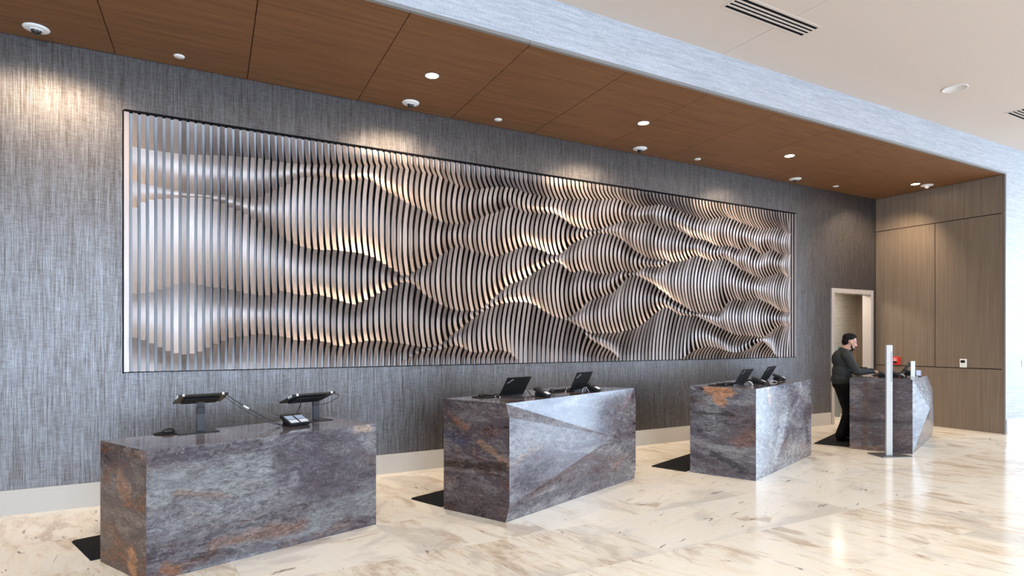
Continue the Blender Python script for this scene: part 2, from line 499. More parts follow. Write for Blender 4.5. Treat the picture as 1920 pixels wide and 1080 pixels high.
# glazed walls (behind the camera and at the far end)
fx0, fx1, fz0, fz1 = FRONT_WIN
bm = B()
box(bm, ROOM_X0 - 0.15, fx0, ROOM_Y0 - 0.15, ROOM_Y0, 0, 5.1)
box(bm, fx1, ROOM_X1 + 0.15, ROOM_Y0 - 0.15, ROOM_Y0, 0, 5.1)
box(bm, fx0, fx1, ROOM_Y0 - 0.15, ROOM_Y0, 0, fz0)
box(bm, fx0, fx1, ROOM_Y0 - 0.15, ROOM_Y0, fz1, 5.1)
struct(obj('wall_front', bm, M_PAINT))
bm = B()
n = 4
for k in range(n + 1):
    x = fx0 + (fx1 - fx0) * k / n
    box(bm, x - 0.03, x + 0.03, ROOM_Y0 - 0.12, ROOM_Y0 - 0.04, fz0, fz1)
for z in (fz0, 2.6, fz1): box(bm, fx0, fx1, ROOM_Y0 - 0.12, ROOM_Y0 - 0.04, z - 0.03, z + 0.03)
struct(obj('window_1', bm, M_GREYST))
ry0, ry1, rz0, rz1 = RIGHT_WIN
bm = B()
box(bm, ROOM_X1, ROOM_X1 + 0.15, ROOM_Y0, ry0, 0, 5.1)
box(bm, ROOM_X1, ROOM_X1 + 0.15, ry1, Y_BEAM + 0.15, 0, 5.1)
box(bm, ROOM_X1, ROOM_X1 + 0.15, ry0, ry1, 0, rz0)
box(bm, ROOM_X1, ROOM_X1 + 0.15, ry0, ry1, rz1, 5.1)
struct(obj('wall_far', bm, M_PAINT))
bm = B()
for k in range(7):
    yy = ry0 + (ry1 - ry0) * k / 6
    box(bm, ROOM_X1 + 0.04, ROOM_X1 + 0.12, yy - 0.03, yy + 0.03, rz0, rz1)
for z in (rz0, 2.7, rz1): box(bm, ROOM_X1 + 0.04, ROOM_X1 + 0.12, ry0, ry1, z - 0.03, z + 0.03)
struct(obj('window_2', bm, M_GREYST))

# high ceiling over the hall: boards meeting at a fine joint
bm = B(); box(bm, ROOM_X0 - 0.15, ROOM_X1 + 0.15, ROOM_Y0 - 0.15, Y_BEAM + 0.15, Z_CEIL + 0.015, Z_CEIL + 0.12)
ceiling = struct(obj('ceiling', bm, M_BASE))
xs = [ROOM_X0, 5.665, 14.6, ROOM_X1]
for a, b_ in zip(xs, xs[1:]):
    bm = B(); vs = box(bm, a + 0.003, b_ - 0.003, ROOM_Y0, Y_BEAM + 0.1, Z_CEIL, Z_CEIL + 0.016)
    obj('ceiling_board', bm, M_CEIL, ceiling)

# beam over the mouth of the niche, with its metal lip
bm = B(); box(bm, ROOM_X0, X_END + 0.02, Y_BEAM, Y_BEAM + 0.16, Z_SOF + 0.028, Z_CEIL)
beam = struct(obj('wall_bulkhead', bm, M_BEAM))
bm = B(); box(bm, X_END - 0.012, X_END + 0.022, Y_BEAM - 0.006, Y_BEAM + 0.02, 0, Z_SOF + 0.02)
struct(obj('trim_1', bm, M_TRIMG))
seg = [ROOM_X0, -1.78, 0.62, 3.03, 5.42, 7.78, 10.17, X_END]
bm = B(); box(bm, ROOM_X0, X_END, Y_BEAM + 0.01, Y_BEAM + 0.15, Z_SOF + 0.004, Z_SOF + 0.03)
trim2 = struct(obj('trim_2', bm, M_BLACK))
for a, b_ in zip(seg, seg[1:]):
    bm = B(); box(bm, a + 0.003, b_ - 0.003, Y_BEAM - 0.008, Y_BEAM + 0.03, Z_SOF - 0.004, Z_SOF + 0.028)
    obj('metal_strip', bm, M_TRIMG, trim2)

# timber soffit
bm = B(); box(bm, ROOM_X0, X_END, Y_BEAM + 0.02, D_WALL, Z_SOF + 0.012, Z_SOF + 0.1)
soffit = struct(obj('soffit', bm, M_BLACK))
jx = [-0.455 + 1.212 * k for k in range(-5, 10)]
jx = [ROOM_X0] + [j for j in jx if j > ROOM_X0] + [10.52, X_END + 0.2]
jx = sorted(set(round(j, 3) for j in jx if not (10.3 < j < 10.5 or 10.53 < j < 12.5)))
for a, b_ in zip(jx, jx[1:]):
    bm = B(); ya, yb = Y_BEAM + 0.03, D_WALL - 0.012
    g = 0.004
    q = [(a + g - 0.125, ya), (b_ - g - 0.125, ya), (b_ - g, yb), (a + g, yb)]
    q = [(min(x_, X_END - 0.004), y_) for x_, y_ in q]
    lo = [bm.verts.new((x_, y_, Z_SOF)) for x_, y_ in q]; hi = [bm.verts.new((x_, y_, Z_SOF + 0.018)) for x_, y_ in q]
    bm.faces.new(lo); bm.faces.new(hi)
    for k in range(4): bm.faces.new((lo[k], lo[(k + 1) % 4], hi[(k + 1) % 4], hi[k]))
    obj('soffit_panel', bm, M_SOFFIT, soffit)

# timber end wall
bm = B(); box(bm, X_END + 0.012, X_END + 0.15, Y_BEAM + 0.02, D_WALL, 0, Z_SOF + 0.1)
endw = struct(obj('wall_end', bm, M_BLACK))
for (a, b_, c, d) in ((5.115, 7.283, 3.832, Z_SOF - 0.003), (5.115, 6.172, 1.125, 3.818), (6.184, 7.283, 1.125, 3.818), (5.115, 7.283, 0.002, 1.110), (5.07, 5.1145, 0.002, Z_SOF - 0.003)):
    bm = B(); box(bm, X_END, X_END + 0.02, a, b_, c, d)
    obj('wall_panel', bm, M_END, endw)

# baseboards
bm = B()
box(bm, ROOM_X0, DX0 - 0.09, D_WALL - 0.018, D_WALL, 0, 0.205); box(bm, ROOM_X0, DX0 - 0.09, D_WALL - 0.014, D_WALL, 0.205, 0.235)
struct(obj('baseboard_back', bm, M_BASEG))
bm = B(); box(bm, X_END + 0.02, ROOM_X1, Y_BEAM - 0.018, Y_BEAM, 0, 0.25)
struct(obj('baseboard_right', bm, M_BASEW))

# doorway: casing, jambs and the short passage behind it
bm = B()
cw = 0.085
box(bm, DX0 - cw, DX0, D_WALL - 0.025, D_WALL + 0.02, 0, DZ + cw)
box(bm, DX1, DX1 + cw, D_WALL - 0.025, D_WALL + 0.02, 0, DZ + cw)
box(bm, DX0, DX1, D_WALL - 0.025, D_WALL + 0.02, DZ, DZ + cw)
box(bm, DX0 - 0.03, DX0, D_WALL + 0.02, D_WALL + 0.15, 0, DZ + 0.03)
box(bm, DX1, DX1 + 0.03, D_WALL + 0.02, D_WALL + 0.15, 0, DZ + 0.03)
box(bm, DX0, DX1, D_WALL + 0.02, D_WALL + 0.15, DZ, DZ + 0.03)
struct(obj('door_1', bm, M_DOORF))
bm = B(); box(bm, 9.5, 13.6, 8.24, 8.34, 0, 2.9)
struct(obj('wall_passage', bm, M_HALL))
bm = B(); box(bm, 13.5, 13.6, D_WALL + 0.15, 8.24, 0, 2.9); box(bm, X_END + 0.15, 13.6, D_WALL + 0.0, D_WALL + 0.15, 0, 2.9)
struct(obj('wall_passage_side', bm, M_HALLD))
bm = B(); box(bm, 9.5, 13.6, D_WALL + 0.15, 8.34, 2.75, 2.85)
struct(obj('ceiling_passage', bm, M_CEIL))
bm = B(); box(bm, 9.5, 9.6, D_WALL + 0.15, 8.34, 0, 2.9)
struct(obj('wall_passage_left', bm, M_HALL))
bm = B(); box(bm, 9.6, 13.5, 8.22, 8.24, 0, 0.22)
struct(obj('baseboard_passage', bm, M_BASE))
pl = bpy.data.lights.new('passage_light', 'AREA'); pl.shape = 'RECTANGLE'; pl.size = 1.6; pl.size_y = 0.3; pl.energy = 22; pl.color = (1.0, 0.88, 0.72)
plo = bpy.data.objects.new('passage_light', pl); plo.location = (11.6, 7.9, 2.73); COL.objects.link(plo)


# ------------------------------------------------------------------ the wave wall sculpture
RIDGES = [
 # R1
 [(251,272),(278,278),(311,283),(340,288),(372,290),(400,291),(427,293),(458,295),(491,298),(504,301),(522,304),(544,307),(564,309),(582,309),(618,311),(662,311),(704,311),(727,311),(740,314),(760,317),(778,321),(793,324),(816,330),(836,338),(851,346),(862,350),(876,354),(889,357),(899,355),(913,353),(932,351),(954,352),(973,357),(986,363),(1002,366),(1017,370),(1041,374),(1056,374),(1080,374),(1122,375),(1147,373),(1160,374),(1173,380),(1187,386),(1203,388),(1218,386),(1230,384),(1245,385),(1257,389),(1270,395),(1283,400),(1290,402),(1308,409),(1328,412),(1342,409),(1353,407),(1368,409),(1380,415),(1393,420),(1407,425),(1418,428),(1433,429),(1447,428),(1460,428),(1468,431),(1480,436),(1489,438)],
 # R2
 [(251,337),(266,342),(280,344),(311,351),(326,354),(340,358),(372,363),(398,365),(415,364),(427,366),(441,370),(453,373),(469,373),(484,371),(498,364),(511,360),(524,352),(538,348),(549,341),(562,334),(576,333),(591,335),(604,333),(622,338),(636,340),(656,341),(667,339),(680,335),(691,338),(702,342),(713,353),(724,360),(736,366),(747,371),(756,378),(767,383),(784,391),(796,396),(807,403),(820,414),(833,418),(849,419),(867,420),(880,417),(893,410),(904,407),(917,401),(928,400),(936,394),(947,390),(960,389),(969,394),(980,398.5),(993,400),(1013,401),(1028,400),(1039,401),(1047,406),(1056,411),(1063,416),(1071,423),(1080,427),(1093,429),(1108,432),(1123,431),(1132,427),(1142,424),(1150,421),(1160,417.5),(1173,416),(1187,418),(1200,419),(1213,417),(1227,419),(1233,425),(1242,430),(1253,432),(1268,432),(1282,437),(1290,442),(1298,447),(1313,449),(1325,452),(1335,458),(1347,462.5),(1358,461),(1370,462),(1380,467),(1388,469),(1397,464),(1405,462.5),(1412,466),(1420,473),(1428,477),(1435,473),(1443,468),(1450,469),(1457,474),(1465,479),(1475,477.5),(1489,477)],
 # R3
 [(251,388),(266,378),(282,373),(297,372),(316,371),(335,370),(355,369.5),(372,369.5),(388,371),(403,378),(417,381),(429,388),(444,394),(460,402),(473,411),(487,418),(500,427),(513,436),(527,443),(538,451),(551,457),(564,462),(578,466),(602,469),(629,469),(651,472),(671,474),(684,478),(696,481),(707,488),(718,494),(729,501),(741,508.5),(750,516),(760,518),(772,511),(782,505),(792,499),(803,494.5),(811,490),(821,481),(831,475.5),(840,470),(849,464),(860,462),(871,464),(883,471),(897,475),(908,477.6),(917,479),(924,483),(934,479),(941,477.6),(952,473.5),(961,469),(971,467),(978,463),(987,460),(997,463),(1006,467),(1017,471),(1026,476),(1039,477.6),(1047,477.6),(1054,472.6),(1063,465),(1071,457),(1080,453),(1088,450),(1095,447.5),(1102,444),(1110,440),(1122,437.5),(1133,438),(1147,440),(1152,442.5),(1160,447),(1167,451),(1175,457.5),(1182,464),(1188,469),(1197,475),(1207,481),(1218,485),(1230,487),(1242,487),(1248,487.5),(1255,491),(1265,492),(1275,490),(1287,487.5),(1294,483),(1302,480),(1312,481),(1317,484),(1325,488),(1337,490),(1347,487),(1355,485),(1363,488),(1372,494),(1380,499),(1388,506),(1397,509),(1407,515),(1415,519),(1427,521),(1437,519),(1448,515),(1458,512),(1467,513),(1475,517.5),(1489,521)],
 # R4 (joins R3 at its right end)
 [(251,550),(271,549),(287,547),(302,541),(317,537.5),(331,532),(348,529),(364,531),(376,534),(391,537),(405,539),(420,541),(434,543),(447,546),(460,550),(473,551.5),(487,554),(500,554),(513,550),(527,545.5),(540,548),(551,551),(564,554),(578,553),(591,551),(602,554),(616,557),(627,561),(638,564),(649,568),(662,571),(672,567.6),(684,563),(696,557),(707,551),(718,545),(729,541),(740,536),(751,530),(762,529),(772,531.5),(782,539.5),(792,550),(802,556),(811,562),(821,569),(831,573),(839,577),(849,580),(862,583),(876,582),(888,583),(899,580.5),(908,574),(917,565),(924,559),(934,550),(943,541),(952,534),(961,530),(971,528),(978,524),(987,520),(995,515),(1003,509),(1011,504.5),(1021,499),(1030,495),(1039,491.5),(1047,491.5),(1054,497),(1061,504),(1067,509),(1076,511),(1085.5,508),(1095,507),(1105,510),(1113,512.5),(1130,514),(1143,513),(1153,510),(1163,507),(1175,509),(1183,510),(1197,508),(1200,505),(1208,501),(1220,501),(1237,501),(1245,497.5),(1250,495),(1254,491)],
 # R5
 [(251,633),(271,638),(287,645),(303,652.6),(317,659),(333,663),(348,665),(362,663),(376,659),(391,651),(405,644),(420,638),(434,633),(446,631),(462,630),(473,627),(487,625.5),(500,627),(516,629),(529,631),(540,633),(551,637),(564,639),(578,637),(591,635.5),(604,640),(616,642),(627,647),(638,649),(649,645.5),(660,643),(672,641.5),(682,639),(695,639),(707,638.5),(721,640),(737,643),(756,644),(770,647),(780,649),(790,650),(801,651),(811,649),(821,647),(830,641),(840,633),(849,624),(860,617.5),(870,609),(880,601),(889,594),(898.5,587),(908,581.5),(915,577),(924,574),(936,570),(954,567),(973,566),(987,567),(998.5,570),(1008,576),(1021,585),(1030,590),(1037,594),(1047,596),(1054,597.5),(1061,595),(1069,591),(1076,587),(1085,580.5),(1093,574.5),(1098,568),(1106,562.5),(1114,560),(1122,558),(1128,555),(1137,553),(1145,551),(1152,545),(1160,537.5),(1167,529),(1175,521),(1182,518),(1188,517),(1197,518),(1203,521.6),(1210,525),(1217,529),(1223,533),(1230,537),(1235,542),(1242,547),(1250,552.5),(1255,557.5),(1260,562),(1265,565),(1272,568),(1278,573),(1287,578),(1293,583),(1305,587),(1317,584),(1328,584),(1342,583),(1352,582),(1358,577),(1362,567.5),(1370,562.5),(1380,561),(1388,564),(1397,565),(1405,563),(1415,561),(1423,561),(1432,566),(1442,570),(1452,577),(1460,582.5),(1472,585),(1489,585)],
 # R6
 [(749,684),(764,673.5),(776,668),(788,661),(800.5,657),(811,656),(821,655),(831,653),(839,651),(849,647.5),(860,648),(870,653),(880,658),(890,661),(900,661),(911.5,659),(924,656.5),(935.5,655.6),(947,658),(960,661),(965,666),(972.6,672),(978,675),(986,682)],
 # R7 (leaves R5 near 1055)
 [(1056,598),(1065,601),(1076,608),(1085,613),(1093,617),(1100,621.5),(1107,624),(1115,625),(1125,624.5),(1145,624),(1160,623),(1167,620),(1180,619),(1188,616),(1195,613),(1198,609),(1208,604),(1215,598),(1222,591),(1228,587),(1235,581),(1243,577),(1252,577),(1260,582),(1267,587.5),(1275,591),(1288,592),(1296,591.5),(1305,592.5),(1313,597),(1323,602),(1333,607),(1343,612),(1353,617),(1362,621),(1370,625),(1380,628),(1390,629),(1402,629),(1412,630),(1422,632.5),(1430,633),(1435,628),(1445,622),(1453,614),(1462,611),(1472,611),(1489,612)],
 # R8 (leaves R7 near 1096)
 [(1096,620),(1099.6,629),(1107,636),(1115,641.5),(1121.5,645),(1128,649),(1135.6,652),(1142,655),(1149,658),(1154,661),(1159,664),(1165,668),(1170,673),(1175,678)],
 # R9
 [(1285,675),(1290,670),(1297,666),(1303,660),(1309,655),(1317,651.6),(1330,650),(1340,651),(1350,652.5),(1357,655),(1367,658),(1380,661),(1390,661),(1400,658),(1410,652),(1418,643),(1425,640),(1432,641),(1438,647),(1448,653),(1457,659),(1463,665),(1467,668),(1474,674)],
]
AX0, AX1, AZ0, AZ1 = -0.383, 10.016, 1.317, 3.923
NSLAT = 144
PITCH = (AX1 - AX0 - 0.044) / (NSLAT - 1)
DE, DR = 0.037, 0.185                    # depth at the edges and at the ridges
rxz = []
for R in RIDGES:
    pts = [ony(u, v, D_WALL - 0.165) for u, v in R]
    rxz.append(([p.x for p in pts], [p.z for p in pts]))


def interp(xs, ys, x):
    if x < xs[0] or x > xs[-1]: return None
    for i in range(len(xs) - 1):
        if xs[i] <= x <= xs[i + 1]:
            t = (x - xs[i]) / max(xs[i + 1] - xs[i], 1e-9)
            return ys[i] * (1 - t) + ys[i + 1] * t


def smooth(t):
    t = max(0.0, min(1.0, t)); return t * t * (3 - 2 * t)


art = thing('wall_sculpture', 'long wave-patterned wall sculpture of upright bronze-grey slats above the desks', 'sculpture', (0, 0, 0))
bm = B(); box(bm, AX0, AX1, D_WALL - 0.012, D_WALL - 0.001, AZ0, AZ1)
obj('backing_board', bm, M_BACKB, art)
bm = B(); fw_ = 0.014
box(bm, AX0 - fw_, AX0, D_WALL - 0.045, D_WALL, AZ0 - fw_, AZ1 + fw_)
box(bm, AX1, AX1 + 0.006, D_WALL - 0.02, D_WALL, AZ0 - fw_, AZ1 + fw_)
box(bm, AX0, AX1, D_WALL - 0.045, D_WALL, AZ1 + 0.004, AZ1 + 0.004 + 0.022)
box(bm, AX0, AX1, D_WALL - 0.045, D_WALL, AZ0 - 0.008, AZ0)
obj('frame', bm, M_BLACK, art)
SW = 0.044
for i in range(NSLAT):
    xc = AX0 + 0.022 + PITCH * i
    rampf = min(0.42 + 0.58 * smooth((xc - AX0) / 1.1), 0.10 + 0.90 * smooth((AX1 - xc) / 0.6))
    if i == 0 or i == NSLAT - 1: rampf = 0.0
    zs = []
    for xs, ys in rxz:
        z = interp(xs, ys, xc)
        if z is not None and AZ0 + 0.012 < z < AZ1 - 0.012: zs.append(z)
    zs = sorted(zs)
    zc = []
    for z in zs:
        if not zc or z - zc[-1] > 0.008: zc.append(z)
    nodes = [(AZ0, 0.0)] + [(z, 1.0 - 0.0) for z in zc] + [(AZ1, 0.0)]

    def rd(z):
        e = min(z - AZ0, AZ1 - z)
        return smooth((e + 0.02) / 0.30)
    prof = []
    for (z0, k0), (z1, k1) in zip(nodes, nodes[1:]):
        a = k0 * rd(z0); b_ = k1 * rd(z1)
        h = z1 - z0
        d0, d1 = DE + (DR - DE) * a, DE + (DR - DE) * b_
        s_free = 0.125 * (1 - math.exp(-h / 0.36))
        s_edge = (DR - DE) / 4
        w = min(a, b_)
        sag = s_edge * max(a, b_) * (1 - w) + s_free * w
        if h < 0.2: sag = min(sag, s_free + 0.01)
        ns = max(3, min(16, int(h / 0.055)))
        segp = []
        for k in range(ns + 1):
            t = k / ns
            d = d0 * (1 - t) + d1 * t - sag * 4 * t * (1 - t)
            d = 0.05 + (max(d, 0.022) - 0.05) * rampf
            segp.append((z0 + h * t, d))
        prof.append(segp)
    bm = B()
    x0, x1 = xc - SW / 2, xc + SW / 2
    yb = D_WALL - 0.012
    for sp in prof:                       # front edge, one smooth scoop at a time
        va = [(bm.verts.new((x0, D_WALL - d, z)), bm.verts.new((x1, D_WALL - d, z))) for z, d in sp]
        for (a, b1), (c, d) in zip(va, va[1:]):
            f = bm.faces.new((a, b1, d, c)); f.smooth = True; f.material_index = 0
    line = [p for k, sp in enumerate(prof) for p in (sp if k == 0 else sp[1:])]
    for x, flip in ((x0, False), (x1, True)):
        va = [(bm.verts.new((x, D_WALL - d, z)), bm.verts.new((x, yb, z))) for z, d in line]
        for (a, b1), (c, d) in zip(va, va[1:]):
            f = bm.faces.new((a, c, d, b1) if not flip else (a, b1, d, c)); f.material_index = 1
    for z, d, s in ((line[0][0], line[0][1], -1), (line[-1][0], line[-1][1], 1)):
        vv = [bm.verts.new(c) for c in ((x0, D_WALL - d, z), (x1, D_WALL - d, z), (x1, yb, z), (x0, yb, z))]
        f = bm.faces.new(vv if s > 0 else vv[::-1]); f.material_index = 0
    obj('slat', bm, [M_SLAT, M_SLATS], art, fix=False)


# ------------------------------------------------------------------ stone reception desks
def stone_desk(label, stone, end_stone, top_stone, H, BL, FL, FR, BR, front=None):
    """BL/FL/FR/BR: plan corners; front: rim (top left, down, along, up to top right) and node of the faceted front"""
    root = thing('reception_desk', label, 'desk', (BL[0], BL[1], 0))
    o = Vector((BL[0], BL[1], 0))
    rim = [Vector(p) - o for p in front['rim']]
    node = Vector(front['node']) - o
    bl0, br0 = V(*BL, 0) - o, V(*BR, 0) - o; bl1, br1 = V(*BL, H) - o, V(*BR, H) - o
    left, right = rim[:front['nleft']], rim[len(rim) - front['nright']:]
    cen = (bl0 + br1 + rim[0] + rim[-1]) / 4
    def slab(name, m, polys, thick=0.02):
        """panel with real thickness: outer polygons plus an inner copy pulled towards the middle"""
        bm = B(); edges = {}
        cache = {}
        def vt(p):
            k = tuple(round(c, 5) for c in p)
            if k not in cache:
                i = Vector(p); dirn = (cen - i); dirn.normalize()
                cache[k] = (bm.verts.new(i), bm.verts.new(i + dirn * thick))
            return cache[k]
        for poly in polys:
            vs = [vt(p) for p in poly]
            bm.faces.new([v[0] for v in vs]); bm.faces.new([v[1] for v in reversed(vs)])
            for a, b in zip(vs, vs[1:] + vs[:1]):
                k = frozenset((a[0], b[0]))
                edges[k] = None if k in edges else (a, b)
        for e in edges.values():
            if e: bm.faces.new((e[0][0], e[0][1], e[1][1], e[1][0]))
        return obj(name, bm, m, root)
    slab('front_panel', stone, [(rim[k], rim[(k + 1) % len(rim)], node) for k in range(len(rim))])
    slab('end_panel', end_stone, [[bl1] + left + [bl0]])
    slab('end_panel', stone, [[br0] + right + [br1]])
    slab('rear_panel', end_stone, [[bl0, br0, br1, bl1]])
    slab('top_slab', top_stone, [[bl1, left[0], right[-1], br1]])
    return root


def plan(p): return (p.x, p.y)


def desk_frame(FL, FR):
    e1 = (Vector(FR) - Vector(FL)); e1.z = 0; e1.normalize()
    e2 = Vector((e1.y, -e1.x, 0))
    return e1, e2


# desk 1 (low)
H1 = 0.896
bl = onz(188, 1053, 0); fl = onz(274, 845, H1); fr = onz(705, 983, 0); brr = onz(612, 781, H1)
e1, e2 = desk_frame(fl, fr); E1a, E2a = e1, e2
fl0, fr0 = V(fl.x, fl.y, 0), V(fr.x, fr.y, 0)
nd = onplane(548, 932, fl0 + e2 * 0.035, e2)
P1 = fl0
def on1(u, v): return onplane(u, v, fl0, e2) - V(bl.x, bl.y, 0)
ne1 = (fl0 - V(bl.x, bl.y, 0)).cross(V(0, 0, 1)).normalized()
def one1(u, v): return onplane(u, v, fl0, ne1) - V(bl.x, bl.y, 0)
GREY = (0.150, 0.150, 0.152); PLUM = (0.050, 0.040, 0.050); RUST = (0.16, 0.075, 0.042); ORNG = (0.34, 0.14, 0.055); TAN = (0.33, 0.24, 0.185); DARKB = (0.030, 0.018, 0.013)
ST1 = m_stone('marble_slate_rust', 3.1, 0.40, 0.65, 1.05, 0.15, strokes=[
    (on1(330, 905), on1(500, 890), 0.20, GREY, 0.75), (on1(560, 850), on1(650, 890), 0.30, PLUM, 0.85), (on1(300, 860), on1(480, 835), 0.07, PLUM, 0.8),
    (on1(400, 1020), on1(570, 982), 0.06, RUST, 0.55), (on1(335, 925), on1(420, 930), 0.035, RUST, 0.45), (on1(670, 803), on1(690, 803), 0.045, TAN, 0.8),
    (on1(310, 1065), on1(330, 1070), 0.05, RUST, 0.9), (on1(590, 975), on1(700, 930), 0.13, GREY, 0.7)])
ST1E = m_stone('marble_brown_floor_reflection', 7.3, 0.95, 0.10, 1.0, 0.9, tint=((1.0, 0.66, 0.45), 0.75), strokes=[  # brown marble, with the floor's warm reflection painted in as orange
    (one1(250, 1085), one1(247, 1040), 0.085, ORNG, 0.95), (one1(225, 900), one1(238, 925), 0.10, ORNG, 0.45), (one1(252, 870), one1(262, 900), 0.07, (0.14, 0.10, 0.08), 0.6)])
ST1T = m_stone('polished_top_slate', 5.0, 0.9, 0.3, 1.6, 0.0, rough=0.07)  # top tinted warmer and lighter, painting in its brown reflection
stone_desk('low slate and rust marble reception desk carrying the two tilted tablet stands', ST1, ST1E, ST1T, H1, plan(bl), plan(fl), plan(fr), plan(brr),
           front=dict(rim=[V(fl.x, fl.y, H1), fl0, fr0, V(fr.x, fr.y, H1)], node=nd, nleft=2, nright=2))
# desk 2
H2 = 1.067
bl2 = onz(832, 954, 0); fl2 = onz(948, 980, 0); fr2 = onz(1189, 897, 0)
e1, e2 = desk_frame(fl2, fr2); E1b, E2b = e1, e2
br2 = bl2 + e1 * 2.12
nd = onplane(1150, 819, fl2 + e2 * 0.055, e2)
bul = e2 * 0.045
rgt = e1 * 0.035 + e2 * 0.0
def on2(u, v): return onplane(u, v, fl2, e2) - bl2
ne2 = (fl2 - bl2).cross(V(0, 0, 1)).normalized()
def one2(u, v): return onplane(u, v, fl2, ne2) - bl2
ST2 = m_stone('marble_purple_grey', 11.4, 0.15, 0.55, 1.25, 0.2, strokes=[
    (on2(958, 862), on2(1010, 832), 0.055, TAN, 0.8), (on2(985, 868), on2(1150, 815), 0.050, (0.085, 0.06, 0.07), 0.85),
    (on2(1060, 800), on2(980, 800), 0.22, (0.19, 0.185, 0.195), 0.5), (on2(960, 955), on2(1120, 895), 0.06, (0.07, 0.065, 0.08), 0.7),
    (on2(1150, 870), on2(1165, 855), 0.08, (0.24, 0.15, 0.13), 0.6), (on2(1165, 765), on2(1180, 745), 0.05, (0.24, 0.15, 0.15), 0.6)])
ST2E = m_stone('marble_plum_brown', 14.2, 0.35, 0.05, 0.85, 0.12, tint=((1.0, 0.82, 0.72), 0.8), strokes=[
    (one2(900, 828), one2(948, 868), 0.045, (0.22, 0.13, 0.08), 0.8), (one2(836, 868), one2(945, 878), 0.05, DARKB, 0.85),
    (one2(855, 790), one2(872, 800), 0.05, RUST, 0.8), (one2(836, 815), one2(870, 830), 0.06, (0.06, 0.055, 0.08), 0.7)])
ST2T = m_stone('polished_top_brown', 15.0, 1.0, 0.2, 1.6, 0.0, rough=0.07)  # brown reflection on the taller desk tops put into the stone tint
stone_desk('tall purple-grey marble desk with a faceted front, second from the left', ST2, ST2E, ST2T, H2, plan(bl2), plan(fl2), plan(fr2), plan(br2),
           front=dict(rim=[V(fl2.x, fl2.y, H2), fl2 + bul + V(0, 0, H2 - 0.12), fl2 + bul + V(0, 0, 0.15), fl2, fr2,
                           fr2 + rgt + V(0, 0, 0.10), fr2 + rgt + V(0, 0, H2 - 0.12), V(fr2.x, fr2.y, H2)], node=nd, nleft=4, nright=4))
# desk 3
bl3 = onz(1294, 885, 0); fl3 = onz(1417.5, 902, 0); fr3 = onz(1521, 853, 0)
e1, e2 = desk_frame(fl3, fr3); E1c, E2c = e1, e2
br3 = bl3 + e1 * 2.1
nd = onplane(1504, 772, fl3 + e2 * 0.02, e2)
def on3(u, v): return onplane(u, v, fl3, e2) - bl3
ne3 = (fl3 - bl3).cross(V(0, 0, 1)).normalized()
def one3(u, v): return onplane(u, v, fl3, ne3) - bl3
ST3 = m_stone('marble_pale_slate', 21.7, 0.1, 0.9, 1.45, 0.8, strokes=[
    (on3(1440, 728), on3(1443, 755), 0.06, (0.42, 0.26, 0.21), 0.8), (on3(1455, 850), on3(1470, 780), 0.13, (0.34, 0.35, 0.37), 0.7),
    (on3(1508, 775), on3(1514, 830), 0.10, (0.06, 0.05, 0.065), 0.75), (on3(1500, 860), on3(1505, 830), 0.07, (0.22, 0.15, 0.14), 0.6)])  # dark stroke paints in the right facet's different reflection
ST3E = m_stone('marble_slate_orange_patch', 23.1, 0.25, 0.8, 1.1, -0.35, strokes=[
    (one3(1334, 727), one3(1358, 732), 0.12, (0.36, 0.17, 0.085), 0.95), (one3(1345, 745), one3(1352, 752), 0.085, (0.36, 0.17, 0.085), 0.95),
    (one3(1300, 768), one3(1345, 778), 0.025, TAN, 0.0), (one3(1385, 830), one3(1414, 822), 0.11, (0.15, 0.08, 0.06), 0.75),
    (one3(1335, 850), one3(1400, 885), 0.045, (0.03, 0.028, 0.035), 0.85), (one3(1296, 850), one3(1340, 870), 0.05, PLUM, 0.7), (one3(1300, 773), one3(1375, 778), 0.022, DARKB, 0.7)])
stone_desk('slate-grey marble desk with an orange patch, third from the left', ST3, ST3E, ST2T, H2, plan(bl3), plan(fl3), plan(fr3), plan(br3),
           front=dict(rim=[V(fl3.x, fl3.y, H2), fl3, fr3, V(fr3.x, fr3.y, H2)], node=nd, nleft=2, nright=2))
# desk 4
bl4 = onz(1593, 841, 0); fl4 = onz(1711, 852, 0); fr4 = onz(1748, 818, 0)
e1, e2 = desk_frame(fl4, fr4); E1d, E2d = e1, e2
tr4 = onz(1738, 704, H2); tr4 = V(tr4.x, tr4.y, H2)
r1 = onplane(1748, 728, fl4 + e2 * 0.06, e2)
r2 = onplane(1751, 790, fl4 + e2 * 0.06, e2)
nd = onplane(1743, 767, fl4 + e2 * 0.16, e2)
br4 = bl4 + e1 * 1.75
ne4 = (fl4 - bl4).cross(V(0, 0, 1)).normalized()
def one4(u, v): return onplane(u, v, fl4, ne4) - bl4
ST4 = m_stone('marble_pale_plum', 31.0, 0.2, 0.8, 1.3, 0.4)
ST4E = m_stone('marble_plum', 33.3, 0.35, 0.1, 0.85, 0.05, tint=((1.0, 0.85, 0.82), 0.6), strokes=[
    (one4(1624, 720), one4(1620, 840), 0.055, (0.085, 0.045, 0.028), 0.6), (one4(1597, 787), one4(1710, 792), 0.035, (0.022, 0.015, 0.018), 0.7),
    (one4(1598, 838), one4(1650, 843), 0.05, RUST, 0.6), (one4(1670, 820), one4(1705, 825), 0.12, (0.11, 0.07, 0.065), 0.6)])
stone_desk('plum marble desk with a sharply faceted end, farthest right by the standing man', ST4, ST4E, ST2T, H2, plan(bl4), plan(fl4), plan(fr4), plan(br4),
           front=dict(rim=[V(fl4.x, fl4.y, H2), fl4, fr4, r2, r1, tr4], node=nd, nleft=2, nright=4))


